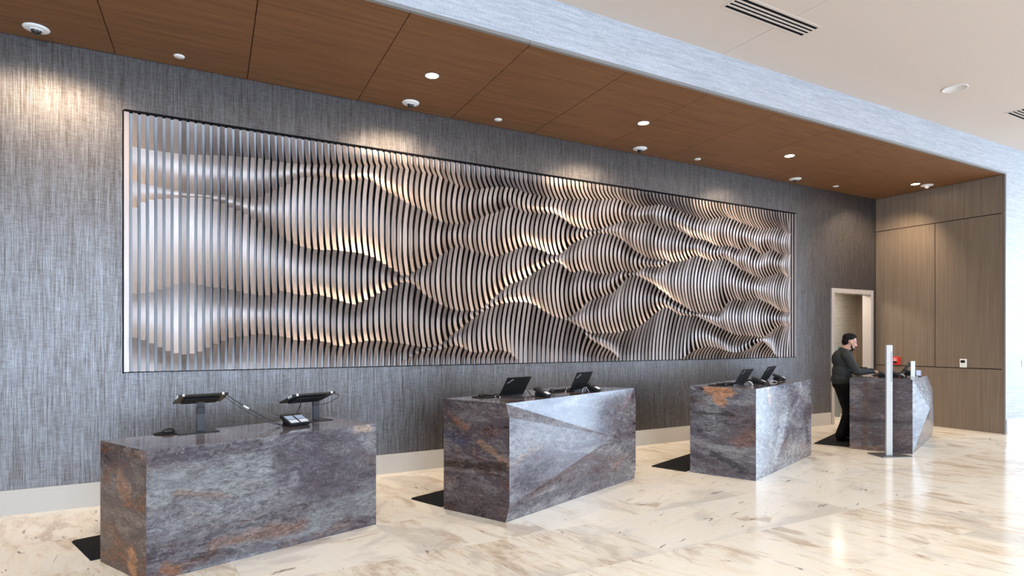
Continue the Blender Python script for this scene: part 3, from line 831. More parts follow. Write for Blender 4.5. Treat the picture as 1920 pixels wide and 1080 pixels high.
# ------------------------------------------------------------------ floor mats
def floor_mat(label, pts):
    bm = B()
    c = sum((Vector(p) for p in pts), Vector()) / len(pts)
    lo = [bm.verts.new(Vector(p) - c) for p in pts]
    hi = [bm.verts.new((Vector(p) - c) * 0.975 + V(0, 0, 0.014)) for p in pts]
    bm.faces.new(lo[::-1]); bm.faces.new(hi)
    for k in range(len(lo)): bm.faces.new((lo[k], lo[(k + 1) % 4], hi[(k + 1) % 4], hi[k]))
    o = obj('floor_mat', bm, M_RUBBER, loc=c)
    tag(o, label, 'mat')


def mat_behind(label, corner, e1, e2, length, depth):
    a = Vector(corner); a.z = 0
    floor_mat(label, [a, a + e1 * length, a + e1 * length - e2 * depth, a - e2 * depth])


mat_behind('black rubber floor mat showing left of the low rust and slate desk', onz(170, 1052, 0), E1a, E2a, 1.5, 0.62)
mat_behind('black rubber floor mat behind the second desk from the left', onz(770, 936, 0) + E2b * 0.46, E1b, E2b, 1.5, 0.46)
mat_behind('black rubber floor mat behind the desk with the orange patch', onz(1221, 875, 0) + E2c * 0.47 + E1c * 0.0, E1c, E2c, 1.5, 0.47)
mat_behind('black rubber floor mat under the standing man', onz(1526, 832, 0) + E2d * 0.50, E1d, E2d, 1.5, 0.50)


# ------------------------------------------------------------------ desk-top equipment
def dirs(rc):
    """unit direction in plan whose share across the picture is rc (the rest points away from the camera)"""
    s = math.sqrt(max(0, 1 - rc * rc))
    d = V(FW[0] * s + RT[0] * rc, FW[1] * s + RT[1] * rc, 0)
    return d


LOGO = None


def logo_mesh():
    global LOGO
    if LOGO is None:
        cu = bpy.data.curves.new('logo', 'FONT'); cu.body = 'ThinkPad'; cu.size = 0.022; cu.extrude = 0.0004; cu.space_character = 0.95
        cu.resolution_u = 2
        ob = bpy.data.objects.new('logo_tmp', cu); COL.objects.link(ob)
        dg = bpy.context.evaluated_depsgraph_get()
        LOGO = bpy.data.meshes.new_from_object(ob.evaluated_get(dg))
        bpy.data.objects.remove(ob)
        LOGO.materials.clear(); LOGO.materials.append(M_SILV)
    return LOGO


def laptop(label, px, H, rc, tilt=32, w=0.325, hgt=0.225, group=None):
    """px: picture point of the lower left end of the lid; screen faces away from the camera"""
    d1 = dirs(rc)
    p = onz(px[0], px[1], H)
    root = thing('laptop', label, 'laptop', p, math.atan2(d1.y, d1.x), group)
    # local: x along the hinge, -y towards the viewer (lid back), +y keyboard side
    bm = B(); rbox(bm, w / 2, hgt / 2 + 0.004, 0.009, w, hgt, 0.014, bev=0.004)
    base = obj('base', bm, M_BLKPL, root)
    bm = B()
    for r in range(5):
        for c in range(13):
            rbox(bm, 0.03 + (w - 0.06) * (c + 0.5) / 13, 0.03 + 0.11 * (r + 0.5) / 5, 0.0175, 0.017, 0.016, 0.003, bev=0)
    k = obj('keyboard', bm, M_RUBBER, base); k['kind'] = 'stuff'
    A = math.radians(tilt)
    lid = B(); M = Matrix.Translation((0, 0, 0.014)) @ Matrix.Rotation(A, 4, 'X')
    rbox(lid, w / 2, 0, hgt / 2, w, 0.008, hgt, M=M, bev=0.003)
    lo = obj('lid', lid, M_BLKMAT, root)
    sc = B(); rbox(sc, w / 2, 0.0047, hgt / 2 + 0.004, w - 0.02, 0.001, hgt - 0.03, M=M, bev=0)
    obj('screen', sc, M_SCREEN, lo)
    lg = bpy.data.objects.new('logo', logo_mesh()); COL.objects.link(lg); lg.parent = lo
    lg.matrix_local = M @ Matrix.Translation((0.030, -0.0046, hgt - 0.075)) @ Matrix.Rotation(PI / 2, 4, 'X') @ Matrix.Rotation(math.radians(38), 4, 'Z')
    lg['label'] = 'small slanted silver lettering'
    return root


def mouse_pad(label, px, H, r=0.115, group=None):
    p = onz(px[0], px[1], H)
    bm = B(); lathe(bm, [(0, 0.0005), (r, 0.0005), (r, 0.004), (r - 0.003, 0.006), (0, 0.006)], 40, smooth=False)
    o = obj('mouse_pad', bm, M_RUBBER, loc=p)
    tag(o, label, 'mouse pad')
    return p


def mouse(label, p, rot=0.0, m=None):
    root = thing('computer_mouse', label, 'mouse', p, rot)
    bm = B(); lathe(bm, [(0, 0), (0.030, 0.001), (0.032, 0.010), (0.028, 0.022), (0.018, 0.031), (0, 0.034)], 24)
    for v in bm.verts: v.co.x *= 1.7
    obj('shell', bm, m or M_BLKPL, root)
    bm = B(); rbox(bm, 0.028, 0, 0.029, 0.018, 0.006, 0.008, bev=0.002)
    obj('wheel', bm, M_GREYST, root)
    return root


def terminal(label, px, H, rc=0.756, two=False, group=None, s=1.0):
    """card terminal on a foot, high end to the staff, pale label at the low customer end"""
    d = dirs(rc); d = V(FW[0] * -math.sqrt(1 - rc * rc) + RT[0] * rc, FW[1] * -math.sqrt(1 - rc * rc) + RT[1] * rc, 0)
    p = onz(px[0], px[1], H)
    root = thing('card_terminal', label, 'terminal', p, math.atan2(d.y, d.x), group)
    w = 0.20 if two else 0.085
    A = math.radians(22)
    M = Matrix.Translation((0, 0, 0.048)) @ Matrix.Rotation(A, 4, 'Y')
    bm = B(); rbox(bm, 0, 0, 0, 0.175 * s, w, 0.034, M=M, bev=0.009, seg=3)
    body = obj('housing', bm, M_BLKPL, root)
    bm = B(); rbox(bm, -0.035, 0, 0.022, 0.075, w * 0.75, 0.044, bev=0.004); rbox(bm, 0.0, 0, 0.005, 0.13, w * 0.9, 0.010, bev=0.003)
    obj('foot', bm, M_RUBBER, root)
    ys = (-0.048, 0.048) if two else (0.0,)
    lw = 0.078 if two else 0.058
    for yy in ys:
        bm = B(); rbox(bm, 0.055 * s, yy, 0.0176, 0.050, lw, 0.0016, M=M, bev=0)
        obj('label_plate', bm, M_LABELW, body)['label'] = 'white label plate'
        bm = B(); rbox(bm, -0.012 * s, yy, 0.0176, 0.062, lw, 0.0016, M=M, bev=0)
        obj('display', bm, M_LABELB if two else M_SCREEN, body)
    return root


def cable(label, pts, r=0.0035, m=None, tagc='cable'):
    bm = B(); c = Vector(pts[0])
    tube(bm, [Vector(p) - c for p in pts], r)
    o = obj('cable', bm, m or M_BLKPL, loc=c)
    tag(o, label, tagc)
    return o


def tablet_stand(label, pbase, H, top_l, top_r, zt, group):
    """flat steel foot and column carrying a tablet tipped towards the staff side"""
    p = onz(pbase[0], pbase[1], H)
    a = onz(top_l[0], top_l[1], zt); b_ = onz(top_r[0], top_r[1], zt)
    d = (b_ - a); d.z = 0; ln = d.length; d.normalize()
    ang = math.atan2(d.y, d.x)
    root = thing('tablet_stand', label, 'tablet stand', p, ang, group)
    Ri = Matrix.Rotation(-ang, 3, 'Z')
    la = Ri @ (a - p); lb = Ri @ (b_ - p)
    cx = 0.0
    bm = B(); rbox(bm, -0.03, 0.0, 0.0035, 0.30, 0.20, 0.006, bev=0.0015, seg=1)
    obj('base_plate', bm, M_BLKMET, root)
    tilt = math.radians(19); wd = 0.25
    M = Matrix.Translation((la.x, la.y, la.z)) @ Matrix.Rotation(-tilt, 4, 'X')
    mid = M @ V(ln / 2, wd / 2, -0.012)
    bm = B(); rbox(bm, 0, 0.0, mid.z / 2, 0.058, 0.024, mid.z - 0.012, bev=0.002, seg=1)
    obj('column', bm, M_GREYST, root)
    bm = B(); rbox(bm, 0, 0.0, mid.z - 0.07, 0.064, 0.030, 0.05, bev=0.003, seg=1)
    rbox(bm, 0, 0, mid.z - 0.02, 0.05, 0.05, 0.04, bev=0.004)
    obj('tilt_bracket', bm, M_BLKMET, root)
    # tablet is its own thing resting in the bracket
    t = thing('tablet', label.replace('stand', 'tablet resting on its stand').split(' on the')[0] + (' above the low desk, left' if group == 'L' else ' above the low desk, right'), 'tablet', a, ang)
    M2 = Matrix.Rotation(-tilt, 4, 'X')
    bm = B(); rbox(bm, ln / 2, wd / 2, 0.0, ln, wd, 0.016, M=M2, bev=0.006, seg=2)
    case = obj('case', bm, M_BLKPL, t)
    bm = B(); rbox(bm, ln / 2, wd / 2, 0.0085, ln - 0.04, wd - 0.04, 0.001, M=M2, bev=0)
    obj('screen', bm, M_SCREEN, case)
    bm = B(); rbox(bm, ln / 2, wd / 2 + 0.01, -0.016, ln * 0.72, wd * 0.6, 0.016, M=M2, bev=0.006)
    obj('mounting_tray', bm, M_RUBBER, t)
    for x in (0.035, ln - 0.045):
        bm = B(); rbox(bm, x, -0.002, 0.0, 0.018, 0.010, 0.020, M=M2, bev=0.002)
        obj('corner_clip', bm, M_SILV, t)['label'] = 'silver corner clip'
    for y_ in (0.04, 0.075):
        bm = B(); rbox(bm, -0.002, y_, 0.0, 0.010, 0.018, 0.020, M=M2, bev=0.002)
        obj('corner_clip', bm, M_SILV, t)['label'] = 'silver corner clip'
    return root, a, d, ln


# low desk
s1, a1, d1, l1 = tablet_stand('black tablet stand on the low desk, nearest its left end', (376, 809), H1, (335, 742), (429, 737), 1.19, 'L')
del s1['group']
s2, a2, d2, l2 = tablet_stand('black tablet stand on the low desk, behind the paired terminal', (592, 788), H1, (550, 741), (630, 735), 1.18, 'R')
del s2['group']
pp = mouse_pad('round black mouse pad on the left end of the low desk', (316, 813), H1, 0.105)
mouse('black computer mouse on the pad at the left end of the low desk', onz(316, 812, H1) + V(0, 0, 0.0062), 0.6)
terminal('black paired card terminal with blue and white plates on the low desk', (553, 797), H1, 0.80, two=True)
P0 = a1 + d1 * (l1 - 0.02) + V(0, 0, -0.012)
Pe = onz(527, 799, H1) + V(0, 0, 0.01)
def hang(A, Bp, sag, side=0.0, n=5):
    out = []
    for k in range(n + 1):
        t = k / n
        out.append(A * (1 - t) + Bp * t + V(0, 0, -sag * 4 * t * (1 - t)) + V(side, -side, 0) * math.sin(PI * t))
    return out
cable('black cable hanging from the left tablet down to the paired terminal', hang(P0, Pe, 0.015), 0.004)
cable('thinner black cable slung lower between the left tablet and the terminal', hang(P0 + V(-0.02, 0, -0.01), Pe + V(-0.01, 0.01, 0), 0.045, 0.02), 0.003)
cable('pale thin cable running from the left tablet towards the terminal back', hang(P0, onz(528, 788, H1) + V(0, 0, 0.02), 0.02), 0.0016, M_TRIMG)
mid = P0 * 0.64 + Pe * 0.36 + V(0, 0, -0.012)
bm = B(); rbox(bm, 0, 0, 0, 0.05, 0.012, 0.012, bev=0.003)
o = obj('cable_tag', bm, M_WHITE, loc=mid)
o.rotation_euler = (0, math.atan2(-(Pe - P0).z, (Pe - P0).xy.length), math.atan2((Pe - P0).y, (Pe - P0).x))
tag(o, 'white tag clipped round the cables from the left tablet', 'cable tag')
q = a2 + d2 * 0.07 + V(0, 0, -0.03)
e = onz(556, 786, H1) + V(0, 0, 0.055)
cable('black cable dropping from the right tablet into the paired terminal', [q, (q + e) / 2 + V(0.012, 0, 0), e], 0.004)
q = a2 + d2 * (l2 - 0.02)
cable('cable looped under the right end of the right tablet', [q + V(0, 0, -0.01), q + V(0.05, 0.02, -0.04), q + V(-0.04, 0, -0.085), q - d2 * 0.12 + V(0, 0, -0.10)], 0.003)

# second desk
laptop('open black laptop on the purple-grey desk, nearer its left end', (936, 745), H2, 0.74, 34)
laptop('open black laptop on the purple-grey desk, farther along beside the second terminal', (1068, 735), H2, 0.62, 26)
mouse_pad('round black mouse pad left of the near laptop on the purple-grey desk', (907, 745), H2, 0.12)
mouse('black mouse on the pad left of the near laptop, purple-grey desk', onz(903, 744, H2) + V(0, 0, 0.0062), 0.9)
mouse_pad('round black mouse pad between the two laptops on the purple-grey desk', (1037, 736), H2, 0.10)
mouse('black mouse on the pad between the two laptops, purple-grey desk', onz(1035, 735.5, H2) + V(0, 0, 0.0062), 0.9)
terminal('black card terminal right of the near laptop on the purple-grey desk', (1017, 744), H2, 0.80)
terminal('black card terminal right of the far laptop on the purple-grey desk', (1112, 734), H2, 0.80)
z_ = V(0, 0, 0.006)
cable('black cable curling beside the near laptop on the purple-grey desk', [onz(982, 744, H2) + z_, onz(990, 739, H2) + V(0, 0, 0.03), onz(997, 743, H2) + z_, onz(1005, 744, H2) + z_], 0.004)
cable('white cable end beside the near laptop hinge, purple-grey desk', [onz(928, 745, H2) + z_, onz(934, 743, H2) + V(0, 0, 0.016), onz(938, 746, H2) + z_], 0.004, M_CABLEW)
cable('white cable coiled between pad and far laptop, purple-grey desk', [onz(1060, 736, H2) + z_, onz(1063, 732, H2) + V(0, 0, 0.02), onz(1067, 734, H2) + z_], 0.004, M_CABLEW)
cable('white cable loop in front of the far laptop, purple-grey desk', [onz(1092, 736, H2) + z_, onz(1094, 734, H2) + V(0, 0, 0.035), onz(1099, 734, H2) + V(0, 0, 0.04), onz(1104, 735, H2) + z_], 0.003, M_CABLEW)

# third desk
laptop('open black laptop on the slate-grey desk, nearer its left end', (1376, 723), H2, 0.69, 32)
laptop('open black laptop on the slate-grey desk, between its two terminals', (1424, 715), H2, 0.67, 32)
mouse_pad('round black mouse pad at the left end of the slate-grey desk', (1348, 723), H2, 0.13)
mouse('glossy black mouse on the pad of the slate-grey desk', onz(1358, 723, H2) + V(0, 0, 0.0062), 0.9)
terminal('black card terminal between the laptops on the slate-grey desk', (1423, 720), H2, 0.85)
terminal('black card terminal at the far end of the slate-grey desk', (1461, 713), H2, 0.85)
cable('white cable arching beside the near terminal of the slate-grey desk', [onz(1403, 724, H2) + V(0, 0, 0.06), onz(1408, 724, H2) + V(0, 0, 0.05), onz(1411, 724, H2) + V(0, 0, 0.025), onz(1412, 724, H2) + z_], 0.004, M_CABLEW)
cable('white cable looping in front of the farther laptop, slate-grey desk', [onz(1444, 717, H2) + z_, onz(1448, 717, H2) + V(0, 0, 0.022), onz(1454, 717, H2) + V(0, 0, 0.018), onz(1457, 717, H2) + z_], 0.003, M_CABLEW)
cable('black cable lying by the near laptop on the slate-grey desk', [onz(1398, 722, H2) + z_, onz(1402, 720, H2) + V(0, 0, 0.02), onz(1408, 722, H2) + z_], 0.004)

# fourth desk
laptop('open black laptop seen edge-on at the plum marble desk', (1687, 702), H2, 0.67, 36)
terminal('black card terminal half hidden by the silver sign post', (1659, 708), H2, 0.80)
terminal('black card terminal right of the edge-on laptop, plum marble desk', (1706, 703), H2, 0.80)
terminal('black card terminal just right of the silver sign post', (1684, 708), H2, 0.80)
cable('white cable beside the terminal right of the sign post', [onz(1676, 705, H2) + V(0, 0, 0.04), onz(1681, 705, H2) + V(0, 0, 0.035), onz(1684, 707, H2) + z_], 0.005, M_CABLEW)

# acrylic sign and card holder on the plum desk
p = onz(1711.5, 707, H2)
sg = thing('acrylic_sign', 'small upright frosted acrylic sign on the plum marble desk', 'sign', p, -YAW + 0.15)
bm = B(); rbox(bm, 0, 0, 0.125, 0.072, 0.012, 0.235, bev=0.002)
obj('plate', bm, M_ACRYL, sg)
bm = B(); rbox(bm, 0, 0, 0.005, 0.13, 0.07, 0.008, bev=0.002)
obj('foot', bm, M_ACRYL, sg)
p = onz(1722, 706.5, H2)
ch = thing('card_holder', 'small white and blue card holder beside the acrylic sign', 'card holder', p, -YAW - 0.5)
bm = B(); M = Matrix.Rotation(-0.18, 4, 'X'); rbox(bm, 0, 0, 0.055, 0.075, 0.02, 0.10, M=M, bev=0.008)
obj('holder', bm, M_GREYST, ch)
bm = B(); rbox(bm, 0, -0.0115, 0.057, 0.058, 0.002, 0.082, M=M, bev=0)
obj('card', bm, mat('pale_lilac_card', (0.55, 0.60, 0.80), 0.3), ch)

# sign post standing before the plum desk
pb = onz(1668, 854.5, 0)
sp_ = thing('sign_post', 'slim satin silver sign post on a flat base before the plum marble desk', 'sign post', pb, -YAW + 0.12)
bm = B(); rbox(bm, 0, 0.0, 0.010, 0.44, 0.32, 0.018, bev=0.003)
obj('base_plate', bm, mat('warm_grey_steel', (0.13, 0.125, 0.12), 0.3, metal=0.4), sp_)
bm = B(); rbox(bm, 0, 0.0, 0.004, 0.455, 0.335, 0.006, bev=0.001)
obj('base_rim', bm, M_POST, sp_)['label'] = 'pale metal rim of the base'
bm = B(); rbox(bm, -0.05, -0.05, 0.79, 0.088, 0.03, 1.54, bev=0.003)
post = obj('post', bm, M_POST, sp_)
bm = B(); rbox(bm, -0.023, -0.0655, 1.26, 0.022, 0.0015, 0.42, bev=0)
obj('print_strip', bm, M_POSTD, post)['label'] = 'faint grey print running up the post'


# ------------------------------------------------------------------ ceiling and wall fittings
def disc_prof(r, h): return [(0, 0), (r, 0), (r, -h * 0.4), (r * 0.9, -h), (0, -h)]


def dome_camera(label, p, white=False):
    root = thing('dome_camera', label, 'security camera', p)
    bm = B(); lathe(bm, [(0, 0), (0.098, 0), (0.104, -0.006), (0.098, -0.014), (0.075, -0.020), (0.055, -0.022), (0, -0.022)], 40)
    obj('ceiling_ring', bm, M_WHITE, root)
    bm = B()
    prof = [(0.042 * math.cos(a), -0.020 - 0.045 * math.sin(a)) for a in [PI / 2 * k / 8 for k in range(8)]] + [(0, -0.065)]
    lathe(bm, prof, 32)
    dome = obj('dome', bm, M_WHITE if white else M_GLASSBLK, root)
    bm = B(); lathe(bm, [(0.048, -0.018), (0.052, -0.026), (0.044, -0.030), (0.040, -0.024)], 32)
    obj('dome_collar', bm, M_WHITE, root)


names = ['dome security camera nearest the left edge of the timber soffit', 'dome security camera beside the largest downlight in view',
         'dome security camera in the middle of the soffit, behind the second downlight', 'dome security camera behind the third downlight from the left']
for (u, v), nme in zip([(68, 52), (770, 192), (1200, 278), (1491, 335)], names):
    dome_camera(nme, onz(u, v, Z_SOF - 0.0))
dome_camera('white dome security camera by the timber end wall', onz(1738, 347, Z_SOF), True)
dn = ['small white ceiling disc on the soffit, leftmost', 'small white ceiling disc between the first two downlights', 'small white ceiling disc between the second and third downlights', 'small white ceiling disc nearest the end wall']
for (u, v), nme in zip([(336, 105), (934, 224), (1308, 298), (1567, 349)], dn):
    bm = B(); lathe(bm, disc_prof(0.05, 0.012), 32)
    tag(obj('sprinkler_cover', bm, M_WHITE, loc=onz(u, v, Z_SOF)), nme, 'ceiling disc')


def downlight(label, p, watts, power_spot=True, ang=112):
    root = thing('recessed_downlight', label, 'downlight', p)
    bm = B(); lathe(bm, [(0.068, 0.001), (0.082, 0.001), (0.083, -0.003), (0.070, -0.004), (0.066, 0.0)], 40)
    obj('trim_ring', bm, M_TRIMG, root)
    bm = B(); lathe(bm, [(0, -0.002), (0.067, -0.002), (0.067, 0.0005), (0, 0.0005)], 40, smooth=False)
    obj('lamp_lens', bm, M_LAMP, root)
    l = bpy.data.lights.new('downlight_beam', 'SPOT'); l.energy = watts; l.color = (1.0, 0.80, 0.58)
    l.spot_size = math.radians(ang); l.spot_blend = 0.85; l.shadow_soft_size = 0.06
    o = bpy.data.objects.new('downlight_beam', l); COL.objects.link(o); o.parent = root; o.location = (0, 0, -0.012); o.rotation_euler = (math.radians(24), 0, 0)


ln = ['glowing recessed downlight in the soffit, first and largest in view', 'glowing recessed downlight, second from the left', 'glowing recessed downlight, third from the left', 'glowing recessed downlight beside the white dome camera']
downlight('recessed downlight of the soffit just beyond the left edge of the picture', V(-1.05, 6.2, Z_SOF), 170)
for x, nme in zip([2.488, 5.463, 8.421, 11.976], ln):
    downlight(nme, V(x, 6.2, Z_SOF), 170)


def vent(label, x0):
    root = thing('linear_air_vent', label, 'vent', (x0, 4.12, Z_CEIL))
    L_, Wd = 1.21, 0.20
    bm = B(); box(bm, 0, L_, 0, Wd, -0.002, 0.0)
    obj('dark_slot_backing', bm, M_BLACK, root)
    bm = B(); box(bm, -0.02, L_ + 0.02, -0.03, 0.0, -0.006, 0); box(bm, -0.02, L_ + 0.02, Wd, Wd + 0.03, -0.006, 0)
    box(bm, -0.02, 0.0, 0, Wd, -0.006, 0); box(bm, L_, L_ + 0.02, 0, Wd, -0.006, 0)
    obj('frame', bm, M_CEIL, root)
    for k in range(1, 4):
        y = Wd * k / 4
        bm = B(); box(bm, 0, L_, y - 0.011, y + 0.011, -0.006, -0.001)
        obj('slat', bm, M_CEIL, root)


vent('linear air vent with four dark slots in the high ceiling, nearest the camera', 4.86)
vent('linear air vent cut by the right edge of the picture', 10.80)
bm = B(); lathe(bm, [(0, 0.0), (0.150, 0.0), (0.150, -0.006), (0.138, -0.010), (0.134, -0.006), (0, -0.007)], 48)
tag(obj('ceiling_speaker', bm, [mat('speaker_grille', (0.62, 0.58, 0.55), 0.7)], loc=V(9.13, 4.235, Z_CEIL)), 'round white ceiling speaker flush in the high ceiling', 'speaker')

# thermostat and alarm call point on the end wall
th = thing('thermostat', 'white wall thermostat with a dark display on the timber end wall', 'thermostat', (X_END, 5.70, 1.205), -PI / 2)
bm = B(); rbox(bm, 0, -0.014, 0, 0.112, 0.026, 0.155, bev=0.008, seg=3); obj('case', bm, M_WHITE, th)
bm = B(); rbox(bm, -0.002, -0.0275, 0.030, 0.070, 0.002, 0.050, bev=0); obj('display', bm, M_SCREEN, th)
bm = B()
for k in range(3): rbox(bm, -0.025 + 0.025 * k, -0.0275, -0.03, 0.014, 0.003, 0.008, bev=0.001)
o = obj('buttons', bm, M_TRIMG, th)
al = thing('alarm_call_point', 'red alarm call point on the end wall behind the sign post', 'alarm', (X_END, 6.86, 1.215), -PI / 2)
bm = B(); rbox(bm, 0, -0.03, 0, 0.125, 0.055, 0.155, bev=0.006); obj('case', bm, M_RED, al)
bm = B()
for k in range(3): rbox(bm, -0.015, -0.0585, 0.045 - 0.022 * k, 0.07, 0.002, 0.007, bev=0)
obj('white_print', bm, M_WHITE, al)
bm = B(); rbox(bm, -0.015, -0.060, -0.030, 0.07, 0.008, 0.045, bev=0.003); obj('pull_handle', bm, M_BLKPL, al)
bm = B(); rbox(bm, 13.24, Y_BEAM - 0.006, 1.21, 0.075, 0.010, 0.12, bev=0.002)
sw = thing('wall_switch', 'pale wall switch plate at the right edge of the picture', 'switch', (13.235, Y_BEAM, 1.21))
bm.free(); bm = B(); rbox(bm, 0, -0.006, 0, 0.08, 0.010, 0.125, bev=0.002); obj('plate', bm, M_WHITE, sw)
bm = B(); rbox(bm, 0, -0.013, 0, 0.03, 0.006, 0.06, bev=0.002); obj('rocker', bm, M_BASEW, sw)
# narrow grey post seen in the passage behind the man
q = onplane(1569, 700, V(12.4, 7.95, 0), (0, 1, 0))
bm = B(); rbox(bm, 0, 0, 0.74, 0.09, 0.09, 1.48, bev=0.004)
tag(obj('passage_post', bm, mat('grey_green_metal', (0.22, 0.25, 0.25), 0.5), loc=V(q.x, 7.95, 0)), 'narrow grey-green post in the passage behind the man', 'post')


# ------------------------------------------------------------------ the man at the far desk
M_SKIN = mat('skin', (0.50, 0.27, 0.20), 0.5, spec=0.35)
M_HAIR = mat('black_hair', (0.006, 0.005, 0.005), 0.7, spec=0.15)
M_JACKET = mat('charcoal_jacket', (0.032, 0.035, 0.036), 0.8, spec=0.2)
M_SHIRT = mat('navy_shirt', (0.025, 0.035, 0.060), 0.8, spec=0.2)
M_TROUS = mat('black_trousers', (0.006, 0.006, 0.007), 0.85, spec=0.15)
M_SHOE = mat('black_leather', (0.010, 0.009, 0.009), 0.3, spec=0.5)
M_LANYARD = mat('pale_badge', (0.60, 0.62, 0.45), 0.5)


def capsule(bm, a, b, ra, rb, n=14):
    """tapered limb with round ends"""
    a, b = Vector(a), Vector(b)
    ax = (b - a); L_ = max(ax.length, 1e-4); ax.normalize()
    q = ax.to_track_quat('Z', 'Y').to_matrix().to_4x4()
    M = Matrix.Translation(a) @ q
    prof = [(ra * math.sin(PI / 2 * k / 4), -ra * math.cos(PI / 2 * k / 4)) for k in range(5)]
    prof += [(rb * math.cos(PI / 2 * k / 4), L_ + rb * math.sin(PI / 2 * k / 4)) for k in range(5)]
    prof[0] = (0, -ra); prof[-1] = (0, L_ + rb)
    lathe(bm, prof, n, M=M)


def ell(bm, c, r, rot=None):
    x = bmesh.ops.create_icosphere(bm, subdivisions=3, radius=1.0)
    R = rot if rot is not None else Matrix.Identity(3)
    for v in x['verts']:
        v.co = R @ V(v.co.x * r[0], v.co.y * r[1], v.co.z * r[2]) + Vector(c)


def fuse(name, bm, m, parent, voxel=0.008, smooth_it=6):
    """melt the overlapping pieces into one continuous surface"""
    bmesh.ops.recalc_face_normals(bm, faces=bm.faces)
    me = bpy.data.meshes.new(name + '_raw'); bm.to_mesh(me); bm.free()
    ob = bpy.data.objects.new(name + '_raw', me); COL.objects.link(ob)
    r = ob.modifiers.new('r', 'REMESH'); r.mode = 'VOXEL'; r.voxel_size = voxel; r.use_smooth_shade = True
    if smooth_it:
        q = ob.modifiers.new('s', 'SMOOTH'); q.factor = 0.5; q.iterations = smooth_it
    dg = bpy.context.evaluated_depsgraph_get()
    out = bpy.data.meshes.new_from_object(ob.evaluated_get(dg)); out.name = name
    bpy.data.objects.remove(ob)
    out.materials.clear(); out.materials.append(m)
    for p in out.polygons: p.use_smooth = True
    o = bpy.data.objects.new(name, out); COL.objects.link(o); o.parent = parent
    return o


FOOT = onz(1580, 829, 0.014)
FACE = math.atan2(-0.60, 0.80)
man = thing('person', 'bearded man in a charcoal jacket and black trousers standing typing at the plum marble desk', 'person', FOOT + V(0.205, 0.116, 0), FACE)
# joints, x forward, y left, z up
HIP = {1: V(-0.015, 0.09, 0.90), -1: V(-0.03, -0.09, 0.90)}
KNEE = {1: V(0.09, 0.10, 0.49), -1: V(0.035, -0.10, 0.48)}
ANK = {1: V(0.10, 0.11, 0.08), -1: V(-0.085, -0.11, 0.08)}
SHO = {1: V(0.0, 0.19, 1.375), -1: V(-0.03, -0.20, 1.365)}
ELB = {1: V(0.16, 0.24, 1.13), -1: V(0.09, -0.27, 1.115)}
WRI = {1: V(0.40, 0.10, 1.125), -1: V(0.385, -0.14, 1.12)}
NECK0, NECK1 = V(0.0, 0, 1.42), V(0.055, 0, 1.50)
HEAD = V(0.095, 0, 1.582)
# continuous body: head, neck, arms, trunk, legs
bm = B()
HR = Matrix.Rotation(math.radians(16), 3, 'Y')
def hp(x, y, z): return HEAD + HR @ V(x, y, z)
ell(bm, hp(-0.012, 0, 0.030), (0.100, 0.078, 0.095), HR)
ell(bm, hp(0.022, 0, -0.028), (0.072, 0.062, 0.088), HR)
ell(bm, hp(0.042, 0, -0.088), (0.048, 0.046, 0.038), HR); ell(bm, hp(0.012, 0, -0.055), (0.062, 0.060, 0.055), HR)
capsule(bm, hp(0.088, 0, 0.012), hp(0.112, 0, -0.030), 0.010, 0.017)
ell(bm, hp(0.104, 0.012, -0.034), (0.012, 0.010, 0.009), HR); ell(bm, hp(0.104, -0.012, -0.034), (0.012, 0.010, 0.009), HR)
ell(bm, hp(0.084, 0, -0.058), (0.016, 0.024, 0.008), HR); ell(bm, hp(0.080, 0, -0.070), (0.016, 0.022, 0.008), HR)
capsule(bm, hp(0.076, 0.045, 0.025), hp(0.088, 0.012, 0.026), 0.012, 0.012); capsule(bm, hp(0.076, -0.045, 0.025), hp(0.088, -0.012, 0.026), 0.012, 0.012)
for sd in (1, -1):
    ell(bm, hp(-0.005, 0.078 * sd, -0.012), (0.020, 0.011, 0.034), HR)
    ell(bm, hp(0.055, 0.040 * sd, -0.025), (0.024, 0.018, 0.018), HR)
capsule(bm, NECK0, NECK1 + V(0.01, 0, 0.03), 0.066, 0.058)
ell(bm, (-0.01, 0, 1.28), (0.115, 0.175, 0.19)); ell(bm, (-0.02, 0, 1.08), (0.10, 0.15, 0.17)); ell(bm, (-0.03, 0, 0.95), (0.115, 0.165, 0.12))
for sd in (1, -1):
    capsule(bm, V(0, 0, 1.39), SHO[sd], 0.06, 0.06)
    capsule(bm, SHO[sd], ELB[sd], 0.052, 0.040); capsule(bm, ELB[sd], WRI[sd], 0.040, 0.027)
    capsule(bm, HIP[sd], KNEE[sd], 0.082, 0.055); capsule(bm, KNEE[sd], ANK[sd], 0.054, 0.037)
body = fuse('body', bm, M_SKIN, man, 0.007, 4)
